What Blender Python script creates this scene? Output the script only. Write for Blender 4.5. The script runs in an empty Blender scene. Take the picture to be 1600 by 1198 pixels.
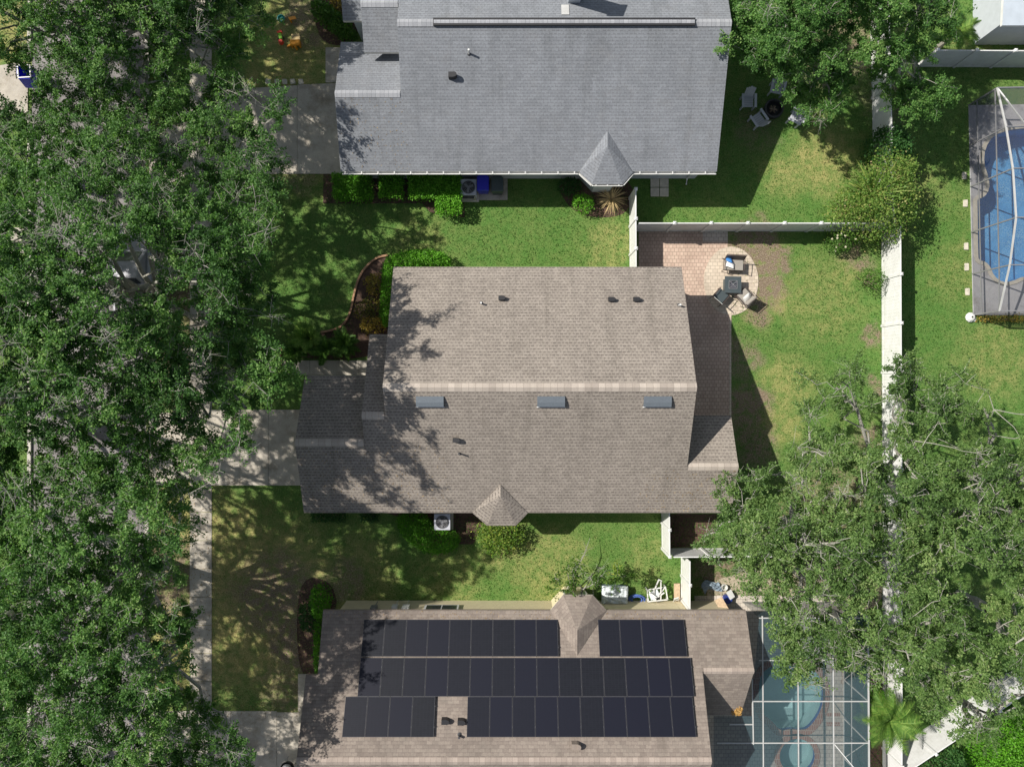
import bpy, math, random
import numpy as np
from mathutils import Vector, Matrix
from mathutils.geometry import tessellate_polygon

S = bpy.context.scene
COL = S.collection
rnd = random.Random(7)
NR = np.random.default_rng(11)

# ---------------------------------------------------------------- camera, sky, sun, exposure
CAMH = 37.0
F = 1111.1                     # focal length of the 1600 px wide photograph in pixels
cam_d = bpy.data.cameras.new('camera'); cam = bpy.data.objects.new('camera', cam_d); COL.objects.link(cam)
cam.location = (0, 0, CAMH); cam.rotation_euler = (0, 0, 0)
cam_d.sensor_width = 36.0; cam_d.lens = 36.0 * F / 1600.0
cam_d.clip_start = 0.1; cam_d.clip_end = 2000
S.camera = cam

SUNV = Vector((-0.935, 0.35, 1.0)).normalized()       # towards the sun
w = bpy.data.worlds.new('World'); S.world = w; w.use_nodes = True
nt = w.node_tree; nt.nodes.clear()
sky = nt.nodes.new('ShaderNodeTexSky'); sky.sky_type = 'NISHITA'; sky.sun_disc = False
sky.sun_elevation = math.asin(SUNV.z); sky.sun_rotation = math.atan2(SUNV.x, SUNV.y)
bg = nt.nodes.new('ShaderNodeBackground'); bg.inputs['Strength'].default_value = 0.075
wo = nt.nodes.new('ShaderNodeOutputWorld')
hs = nt.nodes.new('ShaderNodeHueSaturation'); hs.inputs['Saturation'].default_value = 0.62
nt.links.new(sky.outputs[0], hs.inputs['Color']); nt.links.new(hs.outputs[0], bg.inputs[0]); nt.links.new(bg.outputs[0], wo.inputs[0])
sd = bpy.data.lights.new('sun', 'SUN'); sun = bpy.data.objects.new('sun', sd); COL.objects.link(sun)
sd.energy = 4.5; sd.angle = math.radians(0.53); sd.color = (1.0, 0.95, 0.87)
sun.rotation_euler = (-SUNV).to_track_quat('-Z', 'Y').to_euler(); sun.location = (-30, 12, 40)
S.view_settings.view_transform = 'Standard'; S.view_settings.look = 'None'
S.view_settings.exposure = 0.60; S.view_settings.gamma = 1.0
S.cycles.max_bounces = 6; S.cycles.transparent_max_bounces = 16
S.cycles.use_denoising = True

# ---------------------------------------------------------------- helpers
def P(px, py, z=0.0):
    """where a pixel of the survey photograph meets height z"""
    k = (CAMH - z) / F
    return Vector(((px - 800) * k, (599 - py) * k, z))

def link(o, parent=None):
    COL.objects.link(o)
    if parent is not None: o.parent = parent
    return o

def tag(o, label=None, cat=None, group=None, kind=None):
    if label: o['label'] = label
    if cat: o['category'] = cat
    if group: o['group'] = group
    if kind: o['kind'] = kind
    return o

def thing(name, label, cat, loc=(0, 0, 0), rz=0.0, group=None):
    o = bpy.data.objects.new(name, None); o.empty_display_size = 0.3
    o.location = loc; o.rotation_euler = (0, 0, rz)
    COL.objects.link(o)
    return tag(o, label, cat, group)

def copy_tree(o, parent=None):
    c = o.copy(); COL.objects.link(c)
    if parent is not None: c.parent = parent
    for ch in list(o.children): copy_tree(ch, c)
    return c

class MB:
    def __init__(s): s.v = []; s.f = []; s.m = []; s.uv = {}
    def add(s, vs, fs, mi=0, uvs=None):
        b = len(s.v); s.v += [tuple(v) for v in vs]
        for i, f in enumerate(fs):
            if uvs is not None and uvs[i] is not None: s.uv[len(s.f)] = uvs[i]
            s.f.append(tuple(b + k for k in f)); s.m.append(mi)
    def box(s, c, size, rz=0.0, mi=0, taper=1.0, M=None):
        hx, hy, hz = size[0] / 2, size[1] / 2, size[2] / 2
        vs = []
        for z in (-1, 1):
            t = taper if z > 0 else 1.0
            for x, y in ((-1, -1), (1, -1), (1, 1), (-1, 1)):
                p = Vector((x * hx * t, y * hy * t, z * hz))
                if M is not None: p = M @ p
                else:
                    p = Matrix.Rotation(rz, 3, 'Z') @ p
                vs.append(Vector(c) + p)
        s.add(vs, [(0, 3, 2, 1), (4, 5, 6, 7), (0, 1, 5, 4), (1, 2, 6, 5), (2, 3, 7, 6), (3, 0, 4, 7)], mi)
        return s
    def beam(s, a, b, wd, th=None, mi=0):
        a, b = Vector(a), Vector(b); d = b - a; L = d.length
        if L < 1e-6: return s
        th = th or wd
        z = d / L; up = Vector((0, 0, 1)) if abs(z.z) < 0.95 else Vector((0, 1, 0))
        x = up.cross(z).normalized(); y = z.cross(x)
        M = Matrix((x, y, z)).transposed()
        s.box((a + b) / 2, (wd, th, L), M=M, mi=mi); return s
    def cyl(s, c, r, h, n=12, r2=None, mi=0, cap=True):
        r2 = r if r2 is None else r2
        vs = [(c[0] + r * math.cos(2 * math.pi * i / n), c[1] + r * math.sin(2 * math.pi * i / n), c[2]) for i in range(n)]
        vs += [(c[0] + r2 * math.cos(2 * math.pi * i / n), c[1] + r2 * math.sin(2 * math.pi * i / n), c[2] + h) for i in range(n)]
        fs = [(i, (i + 1) % n, n + (i + 1) % n, n + i) for i in range(n)]
        if cap: fs += [tuple(range(n, 2 * n)), tuple(range(n - 1, -1, -1))]
        s.add(vs, fs, mi); return s
    def lathe(s, c, prof, n=16, mi=0):
        vs = []; fs = []
        for r, z in prof:
            vs += [(c[0] + r * math.cos(2 * math.pi * i / n), c[1] + r * math.sin(2 * math.pi * i / n), c[2] + z) for i in range(n)]
        for k in range(len(prof) - 1):
            for i in range(n):
                j = (i + 1) % n
                fs.append((k * n + i, k * n + j, (k + 1) * n + j, (k + 1) * n + i))
        s.add(vs, fs, mi); return s
    def tube(s, pts, rad, n=5, mi=0, cap=False):
        pts = [Vector(p) for p in pts]
        if not hasattr(rad, '__len__'): rad = [rad] * len(pts)
        vs = []; fs = []
        for k, p in enumerate(pts):
            d = (pts[min(k + 1, len(pts) - 1)] - pts[max(k - 1, 0)])
            if d.length < 1e-6: d = Vector((0, 0, 1))
            d.normalize()
            up = Vector((0, 0, 1)) if abs(d.z) < 0.9 else Vector((0, 1, 0))
            x = up.cross(d).normalized(); y = d.cross(x)
            for i in range(n):
                a = 2 * math.pi * i / n
                vs.append(p + (x * math.cos(a) + y * math.sin(a)) * rad[k])
        for k in range(len(pts) - 1):
            for i in range(n):
                j = (i + 1) % n
                fs.append((k * n + i, k * n + j, (k + 1) * n + j, (k + 1) * n + i))
        if cap:
            fs.append(tuple(range(n - 1, -1, -1))); m = (len(pts) - 1) * n; fs.append(tuple(range(m, m + n)))
        s.add(vs, fs, mi); return s
    def prism(s, poly, z0, z1, mi=0, mtop=None):
        """poly: xy list (counter clockwise)"""
        n = len(poly)
        ar = sum(poly[i][0] * poly[(i + 1) % n][1] - poly[(i + 1) % n][0] * poly[i][1] for i in range(n))
        if ar < 0: poly = poly[::-1]
        vs = [(p[0], p[1], z0) for p in poly] + [(p[0], p[1], z1) for p in poly]
        s.add(vs, [(i, (i + 1) % n, n + (i + 1) % n, n + i) for i in range(n)] + [tuple(range(n - 1, -1, -1))], mi)
        s.add(vs[n:], [tuple(range(n))], mi if mtop is None else mtop); return s
    def sheet(s, poly, z, mi=0):
        n = len(poly)
        ar = sum(poly[i][0] * poly[(i + 1) % n][1] - poly[(i + 1) % n][0] * poly[i][1] for i in range(n))
        if ar < 0: poly = poly[::-1]
        tri = tessellate_polygon([[Vector((p[0], p[1], 0)) for p in poly]])
        s.add([(p[0], p[1], z) for p in poly], [fix(t, poly) for t in tri], mi); return s
    def build(s, name, mats, parent=None, local=False, smooth=False):
        me = bpy.data.meshes.new(name)
        off = Vector((0, 0, 0))
        if parent is not None and not local:
            q = parent
            while q is not None: off += q.location; q = q.parent
        me.from_pydata([(v[0] - off.x, v[1] - off.y, v[2] - off.z) for v in s.v], [], s.f)
        if not isinstance(mats, (list, tuple)): mats = [mats]
        for m in mats: me.materials.append(m)
        for i, p in enumerate(me.polygons):
            p.material_index = s.m[i]; p.use_smooth = smooth
        if s.uv:
            ul = me.uv_layers.new(name='UVMap')
            for fi, uvs in s.uv.items():
                for li, uv in zip(me.polygons[fi].loop_indices, uvs): ul.data[li].uv = uv
        me.update()
        return link(bpy.data.objects.new(name, me), parent)

def fix(t, poly):
    a, b, c = (poly[i] for i in t)
    return tuple(t) if (b[0]-a[0])*(c[1]-a[1]) - (b[1]-a[1])*(c[0]-a[0]) > 0 else tuple(t)[::-1]

# ---------------------------------------------------------------- materials
class N:
    def __init__(s, name):
        s.m = bpy.data.materials.new(name); s.m.use_nodes = True
        s.t = s.m.node_tree; s.t.nodes.clear(); s.b = s.n('ShaderNodeBsdfPrincipled')
        s.o = s.n('ShaderNodeOutputMaterial'); s.l(s.b.outputs[0], s.o.inputs[0])
    def n(s, t, **k):
        x = s.t.nodes.new(t)
        for a, b in k.items(): setattr(x, a, b)
        return x
    def l(s, a, b): s.t.links.new(a, b)
    def pos(s):
        return s.n('ShaderNodeNewGeometry').outputs['Position']
    def obj(s): return s.n('ShaderNodeTexCoord').outputs['Object']
    def noise(s, vec, scale, detail=4, rough=0.6):
        x = s.n('ShaderNodeTexNoise'); s.l(vec, x.inputs['Vector'])
        x.inputs['Scale'].default_value = scale; x.inputs['Detail'].default_value = detail; x.inputs['Roughness'].default_value = rough
        return x.outputs['Fac']
    def ramp(s, fac, stops):
        x = s.n('ShaderNodeValToRGB'); s.l(fac, x.inputs[0]); e = x.color_ramp.elements
        e[0].position = stops[0][0]; e[0].color = (*stops[0][1], 1); e[1].position = stops[-1][0]; e[1].color = (*stops[-1][1], 1)
        for p, c in stops[1:-1]:
            q = e.new(p); q.color = (*c, 1)
        return x.outputs[0]
    def mix(s, fac, a, b, mode='MIX'):
        x = s.n('ShaderNodeMix', data_type='RGBA', blend_type=mode)
        for i, v in ((0, fac), (6, a), (7, b)):
            if hasattr(v, 'is_linked'): s.l(v, x.inputs[i])
            elif i == 0: x.inputs[0].default_value = v
            else: x.inputs[i].default_value = (*v, 1)
        return x.outputs[2]
    def math(s, op, a, b=0.0, clamp=False):
        x = s.n('ShaderNodeMath', operation=op); x.use_clamp = clamp
        for i, v in ((0, a), (1, b)):
            if hasattr(v, 'is_linked'): s.l(v, x.inputs[i])
            else: x.inputs[i].default_value = v
        return x.outputs[0]
    def mapr(s, v, a, b, c, d, smooth=False):
        x = s.n('ShaderNodeMapRange'); s.l(v, x.inputs[0])
        if smooth: x.interpolation_type = 'SMOOTHSTEP'
        for i, q in enumerate((a, b, c, d)): x.inputs[i + 1].default_value = q
        return x.outputs[0]
    def color(s, c):
        if hasattr(c, 'is_linked'): s.l(c, s.b.inputs['Base Color'])
        else: s.b.inputs['Base Color'].default_value = (*c, 1)
        return s
    def rough(s, r): 
        if hasattr(r, 'is_linked'): s.l(r, s.b.inputs['Roughness'])
        else: s.b.inputs['Roughness'].default_value = r
        return s
    def bump(s, h, strength=0.4, dist=0.02):
        x = s.n('ShaderNodeBump'); s.l(h, x.inputs['Height']); x.inputs['Strength'].default_value = strength; x.inputs['Distance'].default_value = dist
        s.l(x.outputs[0], s.b.inputs['Normal']); return s

def plain(name, c, rough=0.6, var=0.12, scale=6.0, metal=0.0):
    n = N(name); f = n.noise(n.obj(), scale, 5)
    n.color(n.ramp(f, [(0.3, tuple(x * (1 - var) for x in c)), (0.7, tuple(min(1, x * (1 + var)) for x in c))])).rough(rough)
    n.b.inputs['Metallic'].default_value = metal
    n.bump(n.noise(n.obj(), scale * 8, 2), 0.15, 0.005)
    return n.m

def shingle(name, c1, c2, gap, bw=0.32, rh=0.145, streak=0.12, moss=None, dash=0.5, tab=1.0):
    """laminated shingles: courses of tabs, a broken dark shadow line along each course, stains, granules"""
    n = N(name); uv = n.n('ShaderNodeUVMap').outputs[0]
    wob = n.n('ShaderNodeVectorMath', operation='MULTIPLY_ADD')
    nz = n.n('ShaderNodeTexNoise'); n.l(uv, nz.inputs['Vector']); nz.inputs['Scale'].default_value = 1.7
    n.l(nz.outputs['Color'], wob.inputs[0]); wob.inputs[1].default_value = (0.05, 0.02, 0); n.l(uv, wob.inputs[2])
    x = n.n('ShaderNodeTexBrick'); n.l(wob.outputs[0], x.inputs['Vector']); x.offset = 0.37; x.inputs['Scale'].default_value = 1.0
    x.inputs['Brick Width'].default_value = bw * tab; x.inputs['Row Height'].default_value = rh
    x.inputs['Mortar Size'].default_value = 0.006; x.inputs['Mortar Smooth'].default_value = 0.5; x.inputs['Bias'].default_value = -0.1
    x.inputs['Color1'].default_value = (*c1, 1); x.inputs['Color2'].default_value = (*c2, 1); x.inputs['Mortar'].default_value = (*gap, 1)
    col = x.outputs[0]
    sp = n.n('ShaderNodeSeparateXYZ'); n.l(wob.outputs[0], sp.inputs[0])
    rowf = n.math('DIVIDE', sp.outputs[1], rh); row = n.math('FLOOR', rowf); fv = n.math('FRACT', rowf)
    uu = n.math('ADD', n.math('DIVIDE', sp.outputs[0], bw * 0.95), n.math('MULTIPLY', row, 0.413))
    cell = n.math('FLOOR', uu); fu = n.math('FRACT', uu)
    cx = n.n('ShaderNodeCombineXYZ'); n.l(cell, cx.inputs[0]); n.l(row, cx.inputs[1])
    wn = n.n('ShaderNodeTexWhiteNoise', noise_dimensions='2D'); n.l(cx.outputs[0], wn.inputs['Vector'])
    wid = n.mapr(wn.outputs['Value'], 0, 1, 0.35, 0.8)
    m1 = n.math('LESS_THAN', fv, 0.36); m2 = n.math('LESS_THAN', fu, wid)
    dm = n.math('MULTIPLY', n.math('MULTIPLY', m1, m2), n.mapr(wn.outputs['Value'], 0.0, 1.0, dash * 0.6, dash))
    col = n.mix(dm, col, gap)
    big = n.noise(n.pos(), 0.3, 6, 0.7)
    col = n.mix(1.0, col, n.ramp(big, [(0.3, (1 - streak,) * 3), (0.55, (1.0, 1.0, 1.0)), (0.75, (1 + streak * 0.5,) * 3)]), 'MULTIPLY')
    mp = n.n('ShaderNodeMapping'); n.l(uv, mp.inputs[0]); mp.inputs['Scale'].default_value = (1.6, 0.16, 1)
    st = n.noise(mp.outputs[0], 1.0, 6, 0.7)
    col = n.mix(1.0, col, n.ramp(st, [(0.30, (0.80, 0.80, 0.79)), (0.48, (1, 1, 1)), (0.72, (1.06, 1.06, 1.05))]), 'MULTIPLY')
    g = n.noise(n.pos(), 30, 3, 0.85)
    col = n.mix(1.0, col, n.ramp(g, [(0.3, (0.84, 0.84, 0.85)), (0.7, (1.16, 1.15, 1.14))]), 'MULTIPLY')
    if moss:
        mm = n.noise(n.pos(), 1.1, 6, 0.7)
        col = n.mix(n.mapr(mm, 0.52, 0.70, 0, moss[0]), col, moss[1])
    n.color(col).rough(0.92).bump(fv, 0.35, 0.01)
    return n.m

M = {}
M['roof_tan'] = shingle('tan_shingles', (0.272, 0.240, 0.207), (0.220, 0.193, 0.166), (0.10, 0.085, 0.075), 0.19, 0.158, 0.10, dash=0.85, tab=1.6)
M['cap_tan'] = shingle('tan_ridge_shingles', (0.42, 0.37, 0.32), (0.30, 0.26, 0.225), (0.16, 0.13, 0.11), 0.30, 0.5, 0.1, dash=0)
M['roof_grey'] = shingle('grey_shingles', (0.205, 0.219, 0.240), (0.172, 0.184, 0.203), (0.10, 0.105, 0.115), 0.20, 0.137, 0.16, dash=0.55, tab=1.6, moss=(0.18, (0.16, 0.15, 0.14)))
M['cap_grey'] = shingle('grey_ridge_shingles', (0.31, 0.32, 0.34), (0.24, 0.25, 0.27), (0.06, 0.06, 0.07), 0.2, 0.6, 0.1, dash=0)
M['roof_brown'] = shingle('brown_shingles', (0.24, 0.203, 0.172), (0.175, 0.145, 0.124), (0.125, 0.10, 0.09), 0.26, 0.15, 0.2, moss=(0.4, (0.15, 0.135, 0.115)), dash=0.3)
M['cap_brown'] = shingle('brown_ridge_shingles', (0.34, 0.285, 0.245), (0.26, 0.215, 0.185), (0.13, 0.10, 0.09), 0.24, 0.6, 0.15, dash=0)
M['fascia'] = plain('painted_fascia', (0.55, 0.53, 0.48), 0.6)
M['fascia_dark'] = plain('brown_fascia', (0.22, 0.18, 0.15), 0.7)
M['wall_beige'] = plain('beige_stucco', (0.62, 0.54, 0.36), 0.85, 0.06, 3)
M['wall_grey'] = plain('grey_stucco', (0.42, 0.45, 0.48), 0.85, 0.06, 3)
M['wall_cream'] = plain('cream_stucco', (0.55, 0.5, 0.42), 0.85, 0.06, 3)
M['white'] = plain('white_vinyl', (0.64, 0.64, 0.64), 0.45, 0.05, 1.5)
M['white_metal'] = plain('white_aluminium', (0.60, 0.60, 0.58), 0.4, 0.05)
M['frame_grey'] = plain('weathered_white_aluminium', (0.42, 0.42, 0.41), 0.5, 0.1, 3)
M['panel_frame'] = plain('dark_anodised_frame', (0.06, 0.06, 0.068), 0.5, 0.1, 3)
M['grey_metal'] = plain('grey_metal', (0.24, 0.24, 0.25), 0.45, 0.1, 5, 0.3)
M['dark_metal'] = plain('dark_metal', (0.05, 0.05, 0.055), 0.5, 0.1)
M['black'] = plain('black_rubber', (0.018, 0.018, 0.02), 0.55, 0.1)
M['hood'] = plain('blue_grey_vent_metal', (0.13, 0.15, 0.17), 0.4, 0.1, 12, 0.2)
M['glass_dark'] = plain('dark_window_glass', (0.03, 0.035, 0.04), 0.08, 0.02)
M['blue'] = plain('blue_plastic', (0.02, 0.02, 0.42), 0.4, 0.06)
M['bin_black'] = plain('charcoal_plastic', (0.05, 0.065, 0.07), 0.5, 0.1)
M['grey_plastic'] = plain('grey_plastic', (0.42, 0.43, 0.47), 0.5, 0.05)
M['fabric_grey'] = plain('taupe_cushion_fabric', (0.27, 0.25, 0.22), 0.9, 0.1, 20)
M['fabric_white'] = plain('cream_cushion_fabric', (0.75, 0.74, 0.70), 0.9, 0.06, 20)
M['fabric_sling'] = plain('greenish_white_sling', (0.66, 0.70, 0.66), 0.8, 0.05, 20)
M['fabric_blue'] = plain('blue_pillow_fabric', (0.05, 0.22, 0.55), 0.9, 0.1, 20)
M['brown_frame'] = plain('brown_aluminium', (0.075, 0.055, 0.05), 0.5, 0.1)
M['silver'] = plain('silver_car_paint', (0.30, 0.30, 0.33), 0.45, 0.02, 3, 0.1)
M['tarp'] = plain('pale_tarp', (0.55, 0.60, 0.62), 0.5, 0.2, 7)
def vinyl():
    n = N('white_vinyl'); f = n.noise(n.pos(), 2.2, 6, 0.7); c = n.ramp(f, [(0.35, (0.58, 0.58, 0.56)), (0.6, (0.66, 0.66, 0.65))])
    sp = n.n('ShaderNodeSeparateXYZ'); n.l(n.pos(), sp.inputs[0]); g = n.noise(n.pos(), 6, 4, 0.7)
    m = n.math('MULTIPLY', n.mapr(sp.outputs[2], 0.0, 0.55, 1.0, 0.0), n.mapr(g, 0.4, 0.65, 0.0, 0.6), True)
    n.color(n.mix(m, c, (0.30, 0.31, 0.22))).rough(0.45); return n.m
M['white'] = vinyl()
M['wood'] = plain('weathered_timber', (0.42, 0.31, 0.2), 0.85, 0.25, 9)
M['brick_edge'] = plain('orange_brown_edging', (0.36, 0.21, 0.12), 0.9, 0.35, 7)
M['orange'] = plain('orange_plastic', (0.75, 0.30, 0.02), 0.45, 0.08)
M['lime'] = plain('lime_plastic', (0.25, 0.6, 0.05), 0.45, 0.08)
M['red'] = plain('red_plastic', (0.6, 0.06, 0.03), 0.45, 0.08)
M['teal'] = plain('teal_plastic', (0.02, 0.3, 0.28), 0.45, 0.08)
M['steel_blue'] = plain('blue_grey_canvas', (0.22, 0.28, 0.34), 0.8, 0.2, 9)
M['navy'] = plain('navy_plastic', (0.02, 0.04, 0.2), 0.4, 0.08)
M['hose'] = plain('blue_hose_rubber', (0.08, 0.14, 0.42), 0.5, 0.1)
M['cane'] = plain('dry_straw', (0.44, 0.33, 0.16), 0.8, 0.25, 9)
M['house_pale'] = plain('pale_blue_roofing', (0.42, 0.47, 0.52), 0.5, 0.08, 2)
M['stone'] = plain('pale_concrete_paver', (0.50, 0.46, 0.38), 0.9, 0.15, 5)
M['lava'] = plain('grey_lava_rock', (0.09, 0.09, 0.11), 0.9, 0.5, 25)

def m_bark(name, a, b):
    n = N(name); p = n.obj()
    f = n.noise(p, 5, 6, 0.7); g = n.noise(p, 26, 3, 0.7)
    c = n.mix(n.mapr(g, 0.35, 0.65, 0, 1), n.ramp(f, [(0.3, a), (0.7, b)]), tuple(x * 1.2 for x in b), 'MIX')
    n.color(c).rough(0.95).bump(g, 0.6, 0.02); return n.m
M['bark'] = m_bark('oak_bark', (0.12, 0.11, 0.09), (0.28, 0.26, 0.22))
M['bark_pale'] = m_bark('pale_oak_bark', (0.14, 0.135, 0.115), (0.29, 0.28, 0.245))
M['bark_dark'] = m_bark('shrub_stems', (0.08, 0.06, 0.04), (0.18, 0.14, 0.1))

def leafmat(name, stops, trans=0.36, rough=0.55, spec=0.22):
    n = N(name)
    a = n.n('ShaderNodeAttribute'); a.attribute_name = 'tint'
    col = n.ramp(a.outputs['Fac'], stops)
    n.color(col).rough(rough); n.b.inputs['Specular IOR Level'].default_value = spec
    tr = n.n('ShaderNodeBsdfTranslucent')
    n.l(n.mix(1.0, col, (1.3, 1.5, 0.6), 'MULTIPLY'), tr.inputs[0])
    mx = n.n('ShaderNodeMixShader'); mx.inputs[0].default_value = trans
    n.l(n.b.outputs[0], mx.inputs[1]); n.l(tr.outputs[0], mx.inputs[2]); n.l(mx.outputs[0], n.o.inputs[0])
    return n.m
M['leaf_oak'] = leafmat('live_oak_leaves', [(0, (0.028, 0.072, 0.020)), (0.45, (0.070, 0.165, 0.038)), (0.8, (0.135, 0.26, 0.062)), (1, (0.25, 0.36, 0.12))])
M['leaf_oak_olive'] = leafmat('olive_oak_leaves', [(0, (0.046, 0.092, 0.028)), (0.45, (0.108, 0.190, 0.052)), (0.8, (0.19, 0.28, 0.088)), (1, (0.28, 0.34, 0.14))])
M['leaf_hedge'] = leafmat('hedge_leaves', [(0, (0.04, 0.13, 0.010)), (0.5, (0.095, 0.28, 0.016)), (1, (0.18, 0.42, 0.04))])
M['leaf_shrub'] = leafmat('shrub_leaves', [(0, (0.03, 0.075, 0.012)), (0.5, (0.06, 0.14, 0.02)), (1, (0.12, 0.23, 0.04))])
M['leaf_dark'] = leafmat('dark_shrub_leaves', [(0, (0.015, 0.05, 0.015)), (0.5, (0.03, 0.09, 0.022)), (1, (0.06, 0.15, 0.035))])
M['leaf_yellow'] = leafmat('yellow_green_leaves', [(0, (0.05, 0.11, 0.015)), (0.5, (0.12, 0.22, 0.03)), (1, (0.32, 0.34, 0.06))])
M['leaf_croton'] = leafmat('bronze_leaves', [(0, (0.07, 0.10, 0.02)), (0.5, (0.24, 0.19, 0.04)), (1, (0.50, 0.32, 0.06))])
M['leaf_vine'] = leafmat('vine_leaves', [(0, (0.045, 0.11, 0.02)), (0.55, (0.14, 0.24, 0.045)), (0.85, (0.26, 0.30, 0.08)), (1, (0.33, 0.27, 0.13))])
M['leaf_palm'] = leafmat('palm_fronds', [(0, (0.05, 0.12, 0.02)), (0.5, (0.11, 0.22, 0.035)), (1, (0.22, 0.32, 0.07))])
M['litter'] = leafmat('fallen_leaves', [(0, (0.10, 0.065, 0.03)), (0.5, (0.22, 0.15, 0.07)), (1, (0.38, 0.27, 0.13))], 0.05, 0.8, 0.2)
M['litter_orange'] = leafmat('orange_leaf_litter', [(0, (0.25, 0.12, 0.03)), (0.5, (0.42, 0.24, 0.07)), (1, (0.55, 0.38, 0.15))], 0.05, 0.8, 0.2)
M['blade'] = leafmat('grass_blades', [(0, (0.028, 0.09, 0.012)), (0.5, (0.072, 0.17, 0.026)), (0.8, (0.16, 0.24, 0.055)), (1, (0.32, 0.29, 0.13))], 0.2, 0.7, 0.2)
M['flower'] = plain('cream_petals', (0.75, 0.68, 0.5), 0.7)

def lawn_mat():
    n = N('lawn')
    pos = n.pos()
    wn = n.n('ShaderNodeTexNoise'); n.l(pos, wn.inputs['Vector']); wn.inputs['Scale'].default_value = 0.9; wn.inputs['Detail'].default_value = 5
    ad = n.n('ShaderNodeVectorMath', operation='MULTIPLY_ADD'); n.l(wn.outputs['Color'], ad.inputs[0]); ad.inputs[1].default_value = (2.4, 2.4, 0)
    sb = n.n('ShaderNodeVectorMath', operation='ADD'); n.l(pos, sb.inputs[0]); sb.inputs[1].default_value = (-1.2, -1.2, 0)
    n.l(sb.outputs[0], ad.inputs[2]); wp = ad.outputs[0]
    def spots(lst):
        acc = None
        for px, py, rp, amt in lst:
            c = P(px, py); d = n.n('ShaderNodeVectorMath', operation='DISTANCE'); n.l(wp, d.inputs[0]); d.inputs[1].default_value = c
            r = rp / 30.0
            q = n.mapr(d.outputs['Value'], r * 0.35, r, amt, 0, True)
            acc = q if acc is None else n.math('MAXIMUM', acc, q)
        return acc
    dry = spots([(400, 960, 190, 1.0), (360, 860, 110, .9), (440, 900, 120, .85), (470, 60, 110, .9), (450, 110, 90, .9), (20, 50, 80, .8), (560, 900, 90, .55),
                 (1290, 250, 75, .75), (1230, 270, 50, .6), (1180, 400, 60, .8), (1195, 470, 50, .75), (1230, 600, 60, .55), (1222, 660, 50, .6), (650, 380, 60, .3),
                 (960, 385, 60, .45), (1010, 870, 50, .3), (780, 850, 60, .45), (860, 890, 90, .5), (700, 905, 80, .35), (1560, 560, 90, .35), (1440, 300, 60, .3), (1490, 420, 60, .25),
                 (1280, 470, 90, .35), (1320, 430, 40, .45), (265, 800, 120, .9), (265, 1000, 150, .9), (265, 500, 120, .9), (500, 240, 100, .5), (1520, 60, 60, .4)])
    bare = spots([(1180, 385, 55, 1.1), (1195, 440, 42, 1.0), (1205, 405, 40, 1.0), (1190, 480, 34, .8), (450, 1080, 60, .5), (1160, 560, 45, .6), (1170, 640, 55, .8), (1180, 700, 50, .7), (430, 930, 90, .75), (470, 1000, 70, .8),
                  (265, 450, 90, .9), (265, 560, 90, .9), (265, 700, 90, .6), (265, 900, 90, .7), (1340, 330, 45, .5), (1335, 400, 35, .7), (1362, 520, 22, .75), (1365, 600, 24, .8), (1362, 690, 30, .8), (1300, 800, 120, .6),
                  (1070, 830, 40, .9), (1130, 900, 60, .8), (540, 905, 50, .5), (1250, 900, 120, .8), (480, 30, 60, .6), (1180, 200, 50, .35), (1300, 60, 110, .7), (1390, 150, 60, .6), (460, 280, 40, .4)])
    fine = n.noise(pos, 16, 3, 0.75); mid = n.noise(pos, 2.2, 5, 0.65); big = n.noise(pos, 0.35, 4, 0.6)
    g = n.ramp(fine, [(0.3, (0.030, 0.088, 0.012)), (0.5, (0.068, 0.158, 0.024)), (0.7, (0.125, 0.23, 0.045))])
    g2 = n.ramp(fine, [(0.3, (0.10, 0.125, 0.03)), (0.5, (0.19, 0.205, 0.06)), (0.7, (0.33, 0.31, 0.13))])
    c = n.mix(n.mapr(n.math('ADD', n.math('MULTIPLY', mid, 0.6), n.math('MULTIPLY', big, 0.5)), 0.47, 0.76, 0, 0.5), g, g2)
    dr = n.ramp(fine, [(0.3, (0.17, 0.155, 0.05)), (0.5, (0.32, 0.285, 0.10)), (0.7, (0.50, 0.43, 0.20))])
    c = n.mix(n.math('MULTIPLY', dry, n.mapr(mid, 0.38, 0.62, 0.35, 1.15), True), c, dr)
    br = n.ramp(fine, [(0.3, (0.09, 0.065, 0.04)), (0.5, (0.18, 0.135, 0.09)), (0.7, (0.36, 0.30, 0.22))])
    c = n.mix(n.math('MULTIPLY', bare, n.mapr(mid, 0.38, 0.54, 0.3, 1.35), True), c, br)
    n.color(c).rough(0.95).bump(fine, 0.7, 0.05)
    return n.m
M['lawn'] = lawn_mat()

def concrete(name, a, b, sc=1.2):
    n = N(name); p = n.pos(); f = n.noise(p, sc, 7, 0.7); g = n.noise(p, 30, 2, 0.8)
    c = n.mix(1.0, n.ramp(f, [(0.3, a), (0.7, b)]), n.ramp(g, [(0.3, (0.86, 0.86, 0.86)), (0.7, (1.12, 1.12, 1.12))]), 'MULTIPLY')
    st = n.noise(p, 0.55, 8, 0.75); c = n.mix(1.0, c, n.ramp(st, [(0.36, (0.66, 0.63, 0.58)), (0.5, (1, 1, 1)), (0.7, (1.1, 1.09, 1.06))]), 'MULTIPLY')
    n.color(c).rough(0.92).bump(g, 0.3, 0.01); return n.m
M['concrete'] = concrete('concrete_paving', (0.33, 0.30, 0.255), (0.48, 0.44, 0.375))
M['curb'] = concrete('kerb_concrete', (0.36, 0.34, 0.30), (0.50, 0.47, 0.42))
M['asphalt'] = concrete('worn_asphalt', (0.15, 0.14, 0.14), (0.25, 0.235, 0.23), 0.6)
M['deck'] = concrete('pool_deck_concrete', (0.34, 0.335, 0.35), (0.45, 0.44, 0.45), 1.5)
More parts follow.
